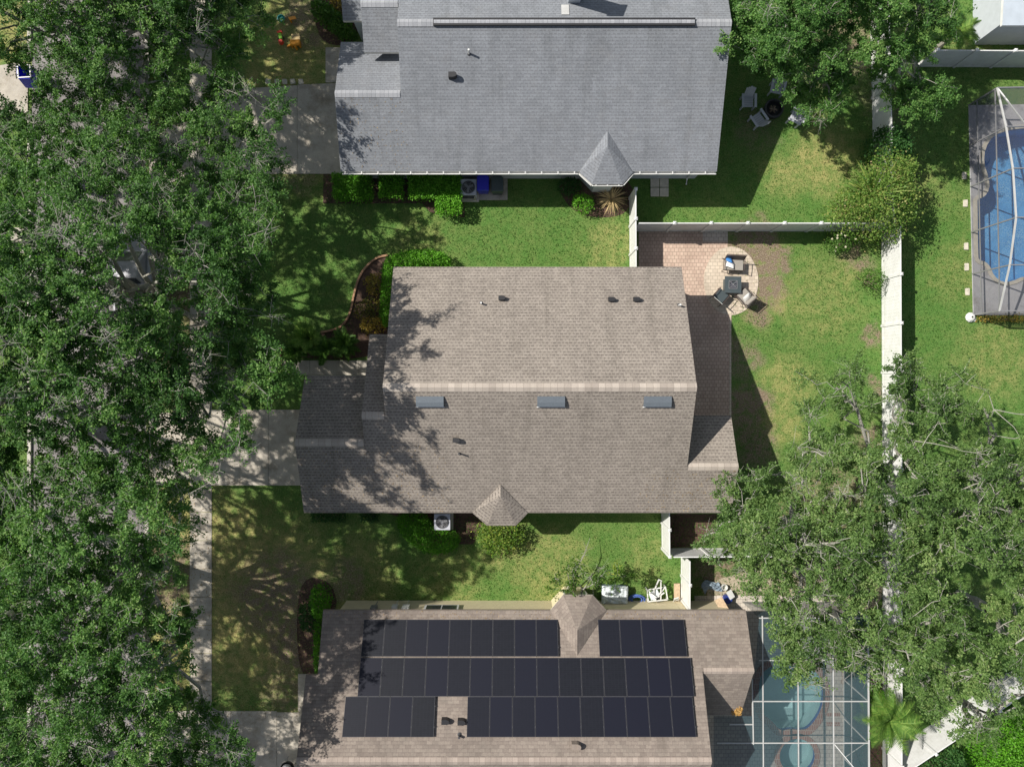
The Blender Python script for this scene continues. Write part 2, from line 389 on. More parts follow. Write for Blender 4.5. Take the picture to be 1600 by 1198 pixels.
M['mulch'] = concrete('bark_mulch', (0.035, 0.022, 0.018), (0.13, 0.075, 0.05), 9)
M['gravel'] = concrete('shell_gravel', (0.24, 0.20, 0.14), (0.44, 0.38, 0.29), 5)

def pavers(name, a, b, mort, bw=0.3, rh=0.2, pale=0.0):
    n = N(name); p = n.pos()
    x = n.n('ShaderNodeTexBrick'); n.l(p, x.inputs['Vector']); x.inputs['Scale'].default_value = 1
    x.inputs['Brick Width'].default_value = bw; x.inputs['Row Height'].default_value = rh; x.inputs['Mortar Size'].default_value = 0.012
    x.inputs['Color1'].default_value = (*a, 1); x.inputs['Color2'].default_value = (*b, 1); x.inputs['Mortar'].default_value = (*mort, 1)
    c = n.mix(1.0, x.outputs[0], n.ramp(n.noise(p, 0.9, 5), [(0.3, (0.85, 0.83, 0.80)), (0.7, (1.12, 1.1, 1.08))]), 'MULTIPLY')
    n.color(c).rough(0.9).bump(x.outputs[1], -0.5, 0.01); return n.m
M['pavers'] = pavers('pink_tan_pavers', (0.50, 0.385, 0.31), (0.42, 0.31, 0.25), (0.24, 0.185, 0.15), 0.19, 0.19)
M['pavers_light'] = pavers('cream_pavers', (0.54, 0.47, 0.38), (0.45, 0.385, 0.31), (0.30, 0.26, 0.21), 0.24, 0.18)
M['pavers_cool'] = pavers('grey_tan_pavers', (0.50, 0.46, 0.40), (0.42, 0.38, 0.34), (0.25, 0.22, 0.2), 0.25, 0.2)
M['red_brick'] = pavers('red_brick_coping', (0.34, 0.15, 0.10), (0.26, 0.12, 0.085), (0.42, 0.36, 0.3), 0.12, 0.3)

def pool_floor(name, a, b, ripple_light):
    n = N(name); p = n.pos()
    f = n.noise(p, 1.0, 4); v = n.n('ShaderNodeTexVoronoi'); n.l(p, v.inputs['Vector']); v.inputs['Scale'].default_value = 9; v.feature = 'DISTANCE_TO_EDGE'
    c = n.mix(n.math('MULTIPLY', n.mapr(v.outputs['Distance'], 0.0, 0.10, ripple_light, 0), n.mapr(n.noise(p, 0.8, 3), 0.4, 0.6, 0.15, 1.0)), n.ramp(f, [(0.3, a), (0.7, b)]), (0.55, 0.75, 0.85))  # pale cell-edge network paints rippling water light into the floor colour
    n.color(c).rough(0.5); return n.m
M['pool_blue'] = pool_floor('blue_ripple_lit_pool_finish', (0.08, 0.28, 0.56), (0.16, 0.44, 0.75), 0.9)
M['pool_teal'] = pool_floor('pale_teal_pool_finish', (0.36, 0.52, 0.50), (0.48, 0.62, 0.59), 0.1)
M['tile_blue'] = plain('dark_blue_waterline_tile', (0.02, 0.05, 0.25), 0.2, 0.3, 20)
def water(name, tint):
    n = N(name); n.t.nodes.remove(n.b)
    tr = n.n('ShaderNodeBsdfTransparent'); tr.inputs[0].default_value = (*tint, 1)
    gl = n.n('ShaderNodeBsdfGlossy'); gl.inputs['Roughness'].default_value = 0.03
    fr = n.n('ShaderNodeFresnel'); fr.inputs[0].default_value = 1.33
    bp = n.n('ShaderNodeBump'); n.l(n.noise(n.pos(), 3.5, 3), bp.inputs['Height']); bp.inputs['Strength'].default_value = 0.25; bp.inputs['Distance'].default_value = 0.05
    n.l(bp.outputs[0], gl.inputs['Normal']); n.l(bp.outputs[0], fr.inputs['Normal'])
    mx = n.n('ShaderNodeMixShader'); n.l(fr.outputs[0], mx.inputs[0]); n.l(tr.outputs[0], mx.inputs[1]); n.l(gl.outputs[0], mx.inputs[2]); n.l(mx.outputs[0], n.o.inputs[0])
    return n.m
M['water'] = water('pool_water', (0.86, 0.95, 0.99))
def screen(name, col, alpha):
    n = N(name); n.t.nodes.remove(n.b)
    tr = n.n('ShaderNodeBsdfTransparent'); df = n.n('ShaderNodeBsdfDiffuse'); df.inputs[0].default_value = (*col, 1)
    mx = n.n('ShaderNodeMixShader'); mx.inputs[0].default_value = alpha
    n.l(tr.outputs[0], mx.inputs[1]); n.l(df.outputs[0], mx.inputs[2]); n.l(mx.outputs[0], n.o.inputs[0]); return n.m
M['screen'] = screen('insect_screen', (0.08, 0.085, 0.095), 0.38)
M['screen_teal'] = screen('reflection_tinted_screen', (0.06, 0.10, 0.115), 0.50)  # bluish teal diffuse colour paints in the reflections on the mesh

def panel_mat():
    n = N('solar_cells'); p = n.obj()
    x = n.n('ShaderNodeTexBrick'); n.l(p, x.inputs['Vector']); x.offset = 0; x.inputs['Scale'].default_value = 1
    x.inputs['Brick Width'].default_value = 0.16; x.inputs['Row Height'].default_value = 0.08; x.inputs['Mortar Size'].default_value = 0.004
    x.inputs['Color1'].default_value = (0.008, 0.009, 0.013, 1); x.inputs['Color2'].default_value = (0.010, 0.011, 0.016, 1); x.inputs['Mortar'].default_value = (0.018, 0.02, 0.026, 1)
    oi = n.n('ShaderNodeObjectInfo')
    c = n.mix(oi.outputs['Random'], x.outputs[0], (0.009, 0.010, 0.019))
    n.color(c).rough(0.45); n.b.inputs['Specular IOR Level'].default_value = 0.2; return n.m
M['cells'] = panel_mat()

# ---------------------------------------------------------------- leaves
def leafcards(name, C, Nrm, L, Wd, tint, mat, parent=None):
    C = np.asarray(C, float); n = len(C)
    Nrm = Nrm / np.linalg.norm(Nrm, axis=1, keepdims=True)
    r = NR.normal(size=(n, 3)); a = r - (r * Nrm).sum(1, keepdims=True) * Nrm; a /= np.linalg.norm(a, axis=1, keepdims=True) + 1e-9
    b = np.cross(Nrm, a)
    L = np.asarray(L).reshape(-1, 1) * 0.5; Wd = np.asarray(Wd).reshape(-1, 1) * 0.5
    V = np.stack([C - a * L, C + b * Wd - Nrm * Wd * .3, C + a * L, C - b * Wd - Nrm * Wd * .3], 1).reshape(-1, 3)
    if parent is not None:
        V = V - np.array(parent.location)
    me = bpy.data.meshes.new(name)
    me.vertices.add(4 * n); me.vertices.foreach_set('co', V.astype(np.float32).ravel())
    me.loops.add(4 * n); me.loops.foreach_set('vertex_index', np.arange(4 * n, dtype=np.int32))
    me.polygons.add(n); me.polygons.foreach_set('loop_start', np.arange(0, 4 * n, 4, dtype=np.int32))
    me.polygons.foreach_set('loop_total', np.full(n, 4, dtype=np.int32))
    at = me.attributes.new('tint', 'FLOAT', 'FACE'); at.data.foreach_set('value', np.clip(tint, 0, 1).astype(np.float32))
    me.materials.append(mat); me.update(calc_edges=True)
    return link(bpy.data.objects.new(name, me), parent)

def inpoly(pts, poly):
    x, y = pts[:, 0], pts[:, 1]; ins = np.zeros(len(pts), bool); n = len(poly)
    for i in range(n):
        x1, y1 = poly[i]; x2, y2 = poly[(i + 1) % n]
        if y1 == y2: continue
        c = ((y1 > y) != (y2 > y)) & (x < (x2 - x1) * (y - y1) / (y2 - y1) + x1)
        ins ^= c
    return ins

def scatter(poly, spacing, tries=30000, holes=()):
    """min-distance random points inside a polygon"""
    poly = [tuple(p) for p in poly]
    xs = [p[0] for p in poly]; ys = [p[1] for p in poly]
    c = np.stack([NR.uniform(min(xs), max(xs), tries), NR.uniform(min(ys), max(ys), tries)], 1)
    c = c[inpoly(c, poly)]
    for hx, hy, rx, ry in holes:
        c = c[((c[:, 0] - hx) / rx) ** 2 + ((c[:, 1] - hy) / ry) ** 2 > 1]
    cell = {}; out = []
    for p in c:
        k = (int(p[0] // spacing), int(p[1] // spacing)); ok = True
        for i in (-1, 0, 1):
            for j in (-1, 0, 1):
                for q in cell.get((k[0] + i, k[1] + j), ()):
                    if (q[0] - p[0]) ** 2 + (q[1] - p[1]) ** 2 < spacing * spacing: ok = False; break
                if not ok: break
            if not ok: break
        if ok: cell.setdefault(k, []).append(p); out.append(p)
    return np.array(out)

def kmeans(X, k, it=8):
    k = max(1, min(k, len(X))); C = X[NR.choice(len(X), k, replace=False)].copy()
    for _ in range(it):
        a = ((X[:, None] - C[None]) ** 2).sum(2).argmin(1)
        for i in range(k):
            if (a == i).any(): C[i] = X[a == i].mean(0)
    return C, a

def curve(a, b, k=3, jit=0.12, lift=0.1):
    a, b = Vector(a), Vector(b); L = (b - a).length; out = [a]
    for i in range(1, k):
        t = i / k
        p = a.lerp(b, t) + Vector((rnd.gauss(0, 1), rnd.gauss(0, 1), rnd.gauss(0, .6))) * L * jit * 0.5
        p.z += L * lift * math.sin(math.pi * t); out.append(p)
    return out + [b]

def make_tree(name, label, group, root, clumps, leafy, leafm, barkm, rad=0.28, per=210, lsize=0.115, cr=0.75, cat='tree', twig=0.008, tone=0.0):
    """root xyz, clumps (N,3) top points of foliage sprays, leafy (N) 0..1"""
    t = thing(name, label, cat, root, 0, group)
    trunk = MB(); br = MB()
    root = Vector(root); X = np.asarray(clumps)
    ctr = X.mean(0); fork = Vector((root.x * .8 + ctr[0] * .2, root.y * .8 + ctr[1] * .2, root.z + (X[:, 2].min() - root.z) * 0.42))
    trunk.tube(curve(root, fork, 3, 0.05, 0), [rad * 1.25, rad, rad * .92, rad * .85], 9)
    k1 = max(3, len(X) // 22)
    LC, la = kmeans(X, k1)
    for i in range(len(LC)):
        idx = np.where(la == i)[0]
        if not len(idx): continue
        lc = Vector(LC[i]); lc.z -= 1.3
        path = curve(fork, lc, 4, 0.13, 0.08)
        trunk.tube(path, [rad * .5, rad * .4, rad * .32, rad * .26, rad * .2], 7)
        SC, sa = kmeans(X[idx], max(1, len(idx) // 5))
        for j in range(len(SC)):
            jd = idx[sa == j]
            if not len(jd): continue
            sc = Vector(SC[j]); sc.z -= 0.7
            st = path[2 + (j % 3)] if len(path) > 4 else path[-1]
            sp = curve(st, sc, 4, 0.13, 0.06)
            br.tube(sp, [rad * .2, rad * .16, rad * .13, rad * .11, rad * .08], 5)
            for q in jd:
                c = Vector(X[q]); c.z -= 0.25
                br.tube(curve(sp[rnd.choice((2, 3, 4))], c, 4, 0.12, 0.08), [rad * .075, rad * .06, rad * .05, rad * .04, twig * 1.4], 4)
    # sprays
    ns = 8; N_ = len(X); 
    ang = NR.uniform(0, 2 * np.pi, (N_, ns)); ln = NR.uniform(0.45, 1.15, (N_, ns)) * cr * (0.75 + 0.5 * NR.random((N_, 1)))
    el = NR.normal(0.12, 0.28, (N_, ns))
    D = np.stack([np.cos(ang) * np.cos(el), np.sin(ang) * np.cos(el), np.sin(el)], 2)
    base = X.copy(); base[:, 2] -= 0.3
    tips = base[:, None] + D * ln[..., None]
    for a in range(N_):
        for b in range(ns):
            if rnd.random() < 0.30 or leafy[a] < 0.5:
                p0 = Vector(base[a]); p1 = Vector(tips[a, b]); p1.z += 0.05
                md = p0.lerp(p1, .5) + Vector((rnd.gauss(0, .07), rnd.gauss(0, .07), rnd.gauss(0, .05)))
                br.tube([p0, md, p1], [twig * 1.5, twig, twig * .5], 3)
                if leafy[a] < 0.5 or rnd.random() < 0.15:
                    for _ in range(2):
                        e = md + Vector((rnd.gauss(0, .25), rnd.gauss(0, .25), rnd.gauss(.02, .12)))
                        br.tube([md, e], [twig * .8, twig * .4], 3)
    m = per // ns
    cnt = NR.poisson(m * np.repeat(leafy[:, None], ns, 1) * (0.6 + 0.8 * NR.random((N_, ns))))
    ia, ib = np.nonzero(cnt >= 0); rep = cnt[ia, ib]
    A = np.repeat(ia, rep); B = np.repeat(ib, rep); n = len(A)
    s = NR.random(n) ** 0.6 * 1.08
    C = base[A] + D[A, B] * (ln[A, B] * s)[:, None] + NR.normal(size=(n, 3)) * np.array([0.10, 0.10, 0.075]) * cr
    Nm = NR.normal(size=(n, 3)) * 0.75 + np.array([0, 0, 0.95]) + D[A, B] * 0.3
    L = NR.uniform(0.7, 1.3, n) * lsize
    tin = 0.42 + tone + (np.array([nz2(p[0], p[1], 1.1, 2.0) * .16 for p in X]) + NR.normal(0, 0.10, N_))[A] + NR.normal(0, 0.17, n) + 0.10 * (s - .5)
    trunk.build('trunk', barkm, t, smooth=True)
    br.build('branches', barkm, t)
    leafcards('crown', C, Nm, L, L * NR.uniform(0.42, 0.6, n), tin, leafm, t)
    return t

def nz2(x, y, s=1.0, ph=0.0):
    return (math.sin(x * 1.13 * s + 1.7 * math.sin(y * .71 * s + ph)) + math.sin(y * 1.31 * s + 1.9 * math.sin(x * .83 * s + ph * 1.3)) + .7 * math.sin((x + y) * 2.1 * s + ph)) / 2.7
def shrub(name, label, cat, poly, h, leafm, density=420, lsize=0.08, group=None, box=False, stems=True, tone=0.0, up=0.5, z0=0.0, flowers=0, nstem=14, ragged=0.08, hollow=0.0):
    """poly in photo px (at half height); dense leafy plant with a domed or clipped top"""
    zc = z0 + h * 0.7
    W_ = [P(a, b, zc) for a, b in poly]; wp = [(v.x, v.y) for v in W_]
    cx = sum(p[0] for p in wp) / len(wp); cy = sum(p[1] for p in wp) / len(wp)
    t = thing(name, label, cat, (cx, cy, z0), 0, group)
    xs = [p[0] for p in wp]; ys = [p[1] for p in wp]
    area = (max(xs) - min(xs)) * (max(ys) - min(ys)); n = int(area * density * (1.6 if box else 1.5))
    q = np.stack([NR.uniform(min(xs), max(xs), n), NR.uniform(min(ys), max(ys), n)], 1)
    q = q[inpoly(q, wp)]
    if hollow: q = q[np.array([nz2(a * 1.9, b * 1.9, 1.0, 1.0) < hollow or rnd.random() < .25 for a, b in q])]
    # distance to edge
    d = np.full(len(q), 9.0)
    for i in range(len(wp)):
        a = np.array(wp[i]); b = np.array(wp[(i + 1) % len(wp)]); ab = b - a
        tt = np.clip(((q - a) @ ab) / (ab @ ab + 1e-9), 0, 1); d = np.minimum(d, np.linalg.norm(q - a - tt[:, None] * ab, axis=1))
    bump = np.sin(q[:, 0] * 7.1 + q[:, 1] * 3.3) * np.sin(q[:, 1] * 6.7 - q[:, 0] * 2.1)
    if box: top = h * (1 - 0.12 * np.exp(-d / 0.06)) + bump * 0.03
    else:
        dm = max(d.max(), 1e-3); top = h * (0.35 + 0.65 * np.sqrt(np.clip(1 - (1 - d / dm) ** 2, 0, 1))) + bump * h * 0.08
    u = NR.random(len(q)); z = z0 + top * np.where(u < 0.6, 1 - 0.18 * NR.random(len(q)) ** 2, NR.random(len(q)) * 0.85 + 0.1)
    C = np.column_stack([q + NR.normal(0, ragged * 0.6, q.shape), z + NR.normal(0, ragged * .5, len(q))])
    Nm = NR.normal(size=(len(q), 3)) * 0.7 + np.array([0, 0, up + .3])
    L = NR.uniform(0.7, 1.35, len(q)) * lsize
    cl = np.sin(q[:, 0] * 3.1 + 1.3) * np.cos(q[:, 1] * 3.7) * 0.10
    tin = 0.5 + tone + NR.normal(0, 0.2, len(q)) + cl
    if stems:
        mb = MB()
        for _ in range(nstem):
            i = rnd.randrange(max(1, len(q))); e = Vector((q[i][0], q[i][1], z0 + top[i] * .8))
            b = Vector((cx + (e.x - cx) * .35, cy + (e.y - cy) * .35, z0)) if not box else Vector((e.x, e.y, z0))
            mb.tube(curve(b, e, 2, .15, 0), [.025, .018, .008], 4)
        mb.build('stems', M['bark_dark'], t)
    leafcards('foliage', C, Nm, L, L * NR.uniform(.5, .75, len(q)), tin, leafm, t)
    for _ in range(flowers):
        i = rnd.randrange(len(q)); f = MB(); c0 = (q[i][0], q[i][1], z0 + top[i] + .02)
        for k in range(5):
            a = k * 1.257; f.box((c0[0] + .025 * math.cos(a), c0[1] + .025 * math.sin(a), c0[2]), (.045, .03, .012), a)
        f.build('flower', M['flower'], t)
    return t

# ---------------------------------------------------------------- ground with pool openings
def pxpoly(pts, z=0.0): return [(P(a, b, z).x, P(a, b, z).y) for a, b in pts]
def smooth_poly(pts, it=2):
    for _ in range(it):
        o = []
        for i in range(len(pts)):
            a, b = pts[i], pts[(i + 1) % len(pts)]
            o += [(a[0] * .75 + b[0] * .25, a[1] * .75 + b[1] * .25), (a[0] * .25 + b[0] * .75, a[1] * .25 + b[1] * .75)]
        pts = o
    return pts
pool1 = [(1700, 195), (1600, 200), (1575, 203), (1550, 212), (1537, 232), (1535, 256), (1543, 280), (1544, 296), (1536, 308), (1525, 311), (1525, 320), (1526, 400), (1528, 408), (1538, 410), (1545, 417), (1551, 432), (1564, 442), (1580, 441), (1600, 432), (1700, 425)]
pool1w = [pool1[0]] + pool1[1:-1] + [pool1[-1]]
P1 = pxpoly(smooth_poly(pool1w, 1))
pool2 = smooth_poly([(1190, 1040), (1250, 1030), (1280, 1050), (1288, 1080), (1284, 1110), (1264, 1138), (1250, 1140), (1235, 1138), (1218, 1142), (1205, 1125), (1190, 1115), (1182, 1080)], 2)
P2 = pxpoly(pool2)
SPA_C = P(1245, 1180); SPA_R = 0.95
P3 = [(SPA_C.x + SPA_R * math.cos(i * math.pi / 14), SPA_C.y + SPA_R * math.sin(i * math.pi / 14)) for i in range(28)]

def holed(mb, outer, holes, z, mi=0):
    loops = [[Vector((p[0], p[1], 0)) for p in outer]] + [[Vector((p[0], p[1], 0)) for p in h] for h in holes]
    flat = [p for l in loops for p in l]
    tri = tessellate_polygon(loops)
    fl = [(p.x, p.y) for p in flat]
    mb.add([(p.x, p.y, z) for p in flat], [fix(t, fl) for t in tri], mi); return mb

g = holed(MB(), [(-400, -400), (400, -400), (400, 400), (-400, 400)], [P1, P2, P3], 0.0)
tag(g.build('ground', M['lawn']), kind='structure', label='patchy green and straw coloured lawn across the yards')

def sheet(name, pts, z, mat, world=False):
    poly = pts if world else pxpoly(pts)
    return tag(MB().sheet(poly, z).build(name, mat), kind='structure')
def slab(name, rects, h, mat, joints=()):
    mb = MB()
    for r in rects: mb.prism(pxpoly(r), -0.05, h)
    return tag(mb.build(name, mat), kind='structure')
def R4(x0, y0, x1, y1): return [(x0, y0), (x1, y0), (x1, y1), (x0, y1)]

sheet('street', R4(50, -900, 228, 2200), 0.004, M['asphalt'])
for nm, x0, x1 in (('kerb', 228, 233.5), ('kerb', 44.5, 50)):
    mb = MB()
    segs = [(-900, 205), (300, 620), (775, 1100), (1225, 2200)] if x0 > 100 else [(-900, 92), (180, 352), (398, 2200)]
    for a, b in segs: mb.prism(pxpoly(R4(x0, a, x1, b)), -0.05, 0.11)
    tag(mb.build(nm, M['curb']), kind='structure')
# pavement in flags with open joints
mb = MB(); y = -300
while y < 1500:
    mb.prism(pxpoly(R4(297 + rnd.uniform(-.2, .2), y + .35, 331, y + 43.6)), -0.05, 0.03 + rnd.uniform(-.004, .006)); y += 44
tag(mb.build('sidewalk', M['concrete']), kind='structure')
def flags(name, cells, h=0.035, mat=None):
    mb = MB()
    for c in cells: mb.prism(pxpoly(c), -0.05, h + rnd.uniform(-.002, .002))
    return tag(mb.build(name, mat or M['concrete']), kind='structure')
flags('driveway', [[(330.6, 640), (375, 640), (375, 758), (330.6, 758)], [(375.5, 640), (419.5, 640), (419.5, 758), (375.5, 758)], [(420, 640), (490, 640), (490, 758), (420, 758)],
                   [(234, 642), (296.5, 648), (296.5, 752), (234, 765)]], .04)
flags('driveway', [[(465, 133), (540, 130), (540, 272), (465, 272)], [(400, 138), (464.5, 134), (464.5, 272), (400, 272)], [(331.5, 142), (399.5, 138), (399.5, 272), (331.5, 272)],
                   [(234, 205), (296.5, 190), (296.5, 276), (234, 296)]], .04)
flags('path', [[(509, 75), (540, 75), (540, 129.5), (509, 129.5)]], .04)
flags('driveway', [[(433, 1112), (490, 1112), (490, 1205), (433, 1205)], [(361, 1110), (432.5, 1110), (432.5, 1205), (361, 1205)], [(433, 1205.5), (490, 1205.5), (490, 1300), (433, 1300)],
                   [(331.5, 1110), (360.5, 1110), (360.5, 1300), (331.5, 1300)], [(234, 1110), (296.5, 1110), (296.5, 1230), (234, 1230)]], .04)
flags('path', [[(466, 1052), (500, 1052), (500, 1111.5), (466, 1111.5)]], .045)
flags('path', [[(440, 563), (484, 563), (484, 586), (440, 586)], [(484.6, 563), (560.5, 563), (560.5, 586), (484.6, 586)], [(561, 563), (590, 563), (590, 586), (561, 586)]], .04)
flags('driveway', [[(-90, 118), (36, 97), (44, 100), (44, 176), (-90, 190)], [(-90, 356), (38, 356), (38, 396), (-90, 400)]], .04)
# terrace of the middle house
tag(MB().sheet(pxpoly([(998, 361), (1098, 361), (1098, 378), (1137, 378), (1137, 400), (1115, 410), (1105, 440), (1110, 462), (1142, 470), (1142, 690), (1060, 690), (1060, 420), (998, 420)]), 0.012).build('terrace', M['pavers']), kind='structure')
tag(MB().sheet(pxpoly([(1098, 361), (1137, 361), (1137, 378), (1098, 378)]), 0.014).build('terrace', M['pavers_cool']), kind='structure')
c = P(1142, 436); tag(MB().prism([(c.x + 1.42 * math.cos(i * math.pi / 24), c.y - .1 + 1.78 * math.sin(i * math.pi / 24)) for i in range(48)], -0.04, 0.028).build('round_patio', M['pavers_light']), kind='structure')
mb = MB()
for a in range(250, 282, 2): pass
mb.prism(pxpoly(R4(1139.5, 488, 1142.5, 652)), -.04, .03); tag(mb.build('paver_border', M['pavers_light']), kind='structure')
# beds
sheet('mulch_bed', smooth_poly([(612, 398), (590, 402), (566, 425), (553, 460), (548, 490), (534, 511), (505, 520), (450, 530), (440, 560), (600, 563), (620, 480), (640, 412)], 2), 0.010, M['mulch'])
sheet('mulch_bed', [(478, 800), (600, 800), (640, 812), (650, 850), (740, 850), (760, 800), (740, 790), (478, 790)], 0.010, M['mulch'])
sheet('mulch_bed', [(505, 268), (725, 268), (726, 340), (672, 332), (660, 318), (505, 318)], 0.010, M['mulch'])
sheet('mulch_bed', smooth_poly([(470, 900), (515, 905), (530, 945), (512, 960), (505, 1060), (470, 1060), (462, 980)], 2), 0.010, M['mulch'])
sheet('mulch_bed', smooth_poly([(875, 275), (990, 275), (986, 330), (950, 342), (900, 335), (872, 300)], 2), 0.010, M['mulch'])
sheet('mulch_bed', smooth_poly([(480, -30), (575, -30), (560, 70), (505, 72), (490, 30)], 2), 0.010, M['mulch'])
sheet('mulch_bed', [(1318, 1060), (1378, 1060), (1378, 1200), (1318, 1200)], 0.010, M['mulch'])
sheet('gravel_bed', smooth_poly([(1100, 905), (1240, 880), (1380, 890), (1376, 960), (1210, 960), (1110, 952)], 2), 0.008, M['gravel'])
sheet('mulch_bed', [(1040, 803), (1120, 803), (1115, 850), (1040, 856)], 0.010, M['mulch'])
mb = MB(); mb.prism(pxpoly(R4(724, 276, 793, 313)), -.04, .05); tag(mb.build('equipment_slab', M['concrete']), kind='structure')

# ---------------------------------------------------------------- pools
def pool(label, poly, floor, depth, coping, cw, tile, name='swimming_pool', cat='pool'):
    xs = [p[0] for p in poly]; ys = [p[1] for p in poly]
    t = thing(name, label, cat, (sum(xs) / len(xs), sum(ys) / len(ys), 0)); n = len(poly)
    b = MB(); vs = [(p[0], p[1], 0.03) for p in poly] + [(p[0], p[1], -depth) for p in poly]
    ar = sum(poly[i][0] * poly[(i + 1) % n][1] - poly[(i + 1) % n][0] * poly[i][1] for i in range(n))
    b.add(vs, [((i + 1) % n, i, n + i, n + (i + 1) % n) if ar > 0 else (i, (i + 1) % n, n + (i + 1) % n, n + i) for i in range(n)]); b.sheet(poly, -depth)
    b.build('basin', floor, t)
    tl = MB(); cxm, cym = t.location.x, t.location.y
    def inset(p, i, d):
        a = Vector(poly[i - 1]); c2 = Vector(poly[(i + 1) % n]); tv = (c2 - a).normalized(); nv = Vector((-tv.y, tv.x)) * (1 if ar > 0 else -1)
        return (p[0] + nv.x * d, p[1] + nv.y * d)
    ins = [inset(p, i, .01) for i, p in enumerate(poly)]
    tl.add([(p[0], p[1], 0.0) for p in ins] + [(p[0], p[1], -0.22) for p in ins], [((i + 1) % n, i, n + i, n + (i + 1) % n) for i in range(n)]); tl.build('waterline_tile', tile, t)
    out = [inset(p, i, -cw) for i, p in enumerate(poly)]; inn = [inset(p, i, .03) for i, p in enumerate(poly)]
    cp = MB(); cp.add([(p[0], p[1], 0.075) for p in inn] + [(p[0], p[1], 0.075) for p in out] + [(p[0], p[1], 0.02) for p in inn] + [(p[0], p[1], 0.02) for p in out],
        [f for i in range(n) for j in [(i + 1) % n] for f in ((i, n + i, n + j, j), (i, j, 2 * n + j, 2 * n + i), (n + i, 3 * n + i, 3 * n + j, n + j))])
    cp.build('coping', coping, t)
    MB().sheet(inn, -0.09).build('pool_water', M['water'], t)
    return t
pool('blue freeform swimming pool under the screen cage at the right edge', P1, M['pool_blue'], 1.3, M['stone'], 0.16, M['tile_blue'])
pool('pale teal freeform pool with red brick edge behind the solar panel house', P2, M['pool_teal'], 1.1, M['red_brick'], 0.30, M['tile_blue'])
pool('small round teal spa ringed with red brick beside the teal pool', P3, M['pool_teal'], 0.8, M['red_brick'], 0.24, M['tile_blue'], 'spa', 'spa')
o = holed(MB(), pxpoly([(1513, 165), (1800, 160), (1800, 492), (1520, 492)]), [P1], 0.03); o2 = o
for a, b in (((1513, 165), (1520, 492)),):
    A, B = P(*a), P(*b); o.add([(A.x, A.y, 0.03), (B.x, B.y, 0.03), (B.x, B.y, -.05), (A.x, A.y, -.05)], [(0, 3, 2, 1)])
tag(o.build('pool_deck', M['deck']), kind='structure')
o = holed(MB(), pxpoly([(1085, 930), (1318, 930), (1318, 1400), (1085, 1400)]), [P2, P3], 0.03)
tag(o.build('pool_deck', M['pavers_cool']), kind='structure')
mb = MB()
for y0 in (1112, 1127): mb.prism(pxpoly(R4(1291, y0, 1312, y0 + 6)), .031, .036)
tag(mb.build('brick_band', M['red_brick']), kind='structure')

# ---------------------------------------------------------------- houses
def plane_face(mb, pts, mi=0, th=0.16, edge=1):
    """pts: 3D polygon of one roof slope. shingled top + fascia skirt + soffit"""
    pts = [Vector(p) for p in pts]; n = len(pts)
    nrm = Vector((0, 0, 0))
    for i in range(n):
        a, b = pts[i], pts[(i + 1) % n]
        nrm += Vector(((a.y - b.y) * (a.z + b.z), (a.z - b.z) * (a.x + b.x), (a.x - b.x) * (a.y + b.y)))
    nrm.normalize()
    if nrm.z < 0: pts = pts[::-1]; nrm = -nrm
    ev = Vector((0, 0, 1)).cross(nrm)
    ev = ev.normalized() if ev.length > 1e-4 else Vector((1, 0, 0))
    sv = nrm.cross(ev)
    off = ev.x * 3.3
    mb.add(pts, [tuple(range(n))], mi, [[(p.dot(ev) + off, p.dot(sv)) for p in pts]])
    lo = [p - Vector((0, 0, th)) for p in pts]
    mb.add(pts + lo, [(i, n + i, n + (i + 1) % n, (i + 1) % n) for i in range(n)] + [tuple(range(2 * n - 1, n - 1, -1))], edge)

def ridge_cap(mb, a, b, sl, w_=0.17, mi=0):
    a, b = Vector(a), Vector(b); d = (b - a).normalized(); s = d.cross(Vector((0, 0, 1))).normalized() * w_
    L = (b - a).length
    for q in (1, -1):
        pts = [a + Vector((0, 0, .03)), b + Vector((0, 0, .03)), b + s * q - Vector((0, 0, sl * w_ - .025)), a + s * q - Vector((0, 0, sl * w_ - .025))]
        uv = [(0, 0.05), (L, 0.05), (L, .05 + w_), (0, .05 + w_)]
        if q > 0: pts = pts[::-1]; uv = uv[::-1]
        mb.add(pts, [(0, 1, 2, 3)], mi, [uv])
    return mb

def gable_walls(mb, x0, x1, y0, y1, prof, mi=0):
    """prof: list of (y, z) along the gable, inside y0..y1"""
    n = len(prof)
    vs = [(x0, y, z) for y, z in prof] + [(x0, prof[-1][0], -.05), (x0, prof[0][0], -.05)]
    vs += [(x1, v[1], v[2]) for v in vs]
    m = n + 2
    mb.add(vs, [tuple(range(m)), tuple(range(2 * m - 1, m - 1, -1))] + [(i, m + i, m + (i + 1) % m, (i + 1) % m) for i in range(m)], mi)

def house(label, loc):
    return thing('house', label, 'house', loc)

# ---- middle house, tan shingles
H2 = house('middle house with tan brown shingle roof and three slanted metal vents', (0, 0, 0))
zS = lambda y: 5.83 + 0.471 * (y + .17)
zN = lambda y: 5.83 - 0.4935 * (y + .17)
r = MB()
XW, XE = -5.67, 8.11
plane_face(r, [(x, y, zS(y)) for x, y in [(XW, -.17), (XW, -1.43), (-6.72, -1.43), (-6.72, -2.69), (-9.88, -2.69), (-9.95, -6.18), (10.48, -6.18), (10.48, -3.85), (XE, -3.85), (XE, -.17)]])
plane_face(r, [(XE, -.17, zN(-.17)), (XE, 5.57, zN(5.57)), (XW, 5.57, zN(5.57)), (XW, -.17, zN(-.17))])
zs1 = zS(-1.43); plane_face(r, [(-6.72, -1.43, zs1), (XW + .02, -1.43, zs1), (XW + .02, 2.32, zs1 - .48 * 3.75), (-6.72, 2.32, zs1 - .48 * 3.75)])
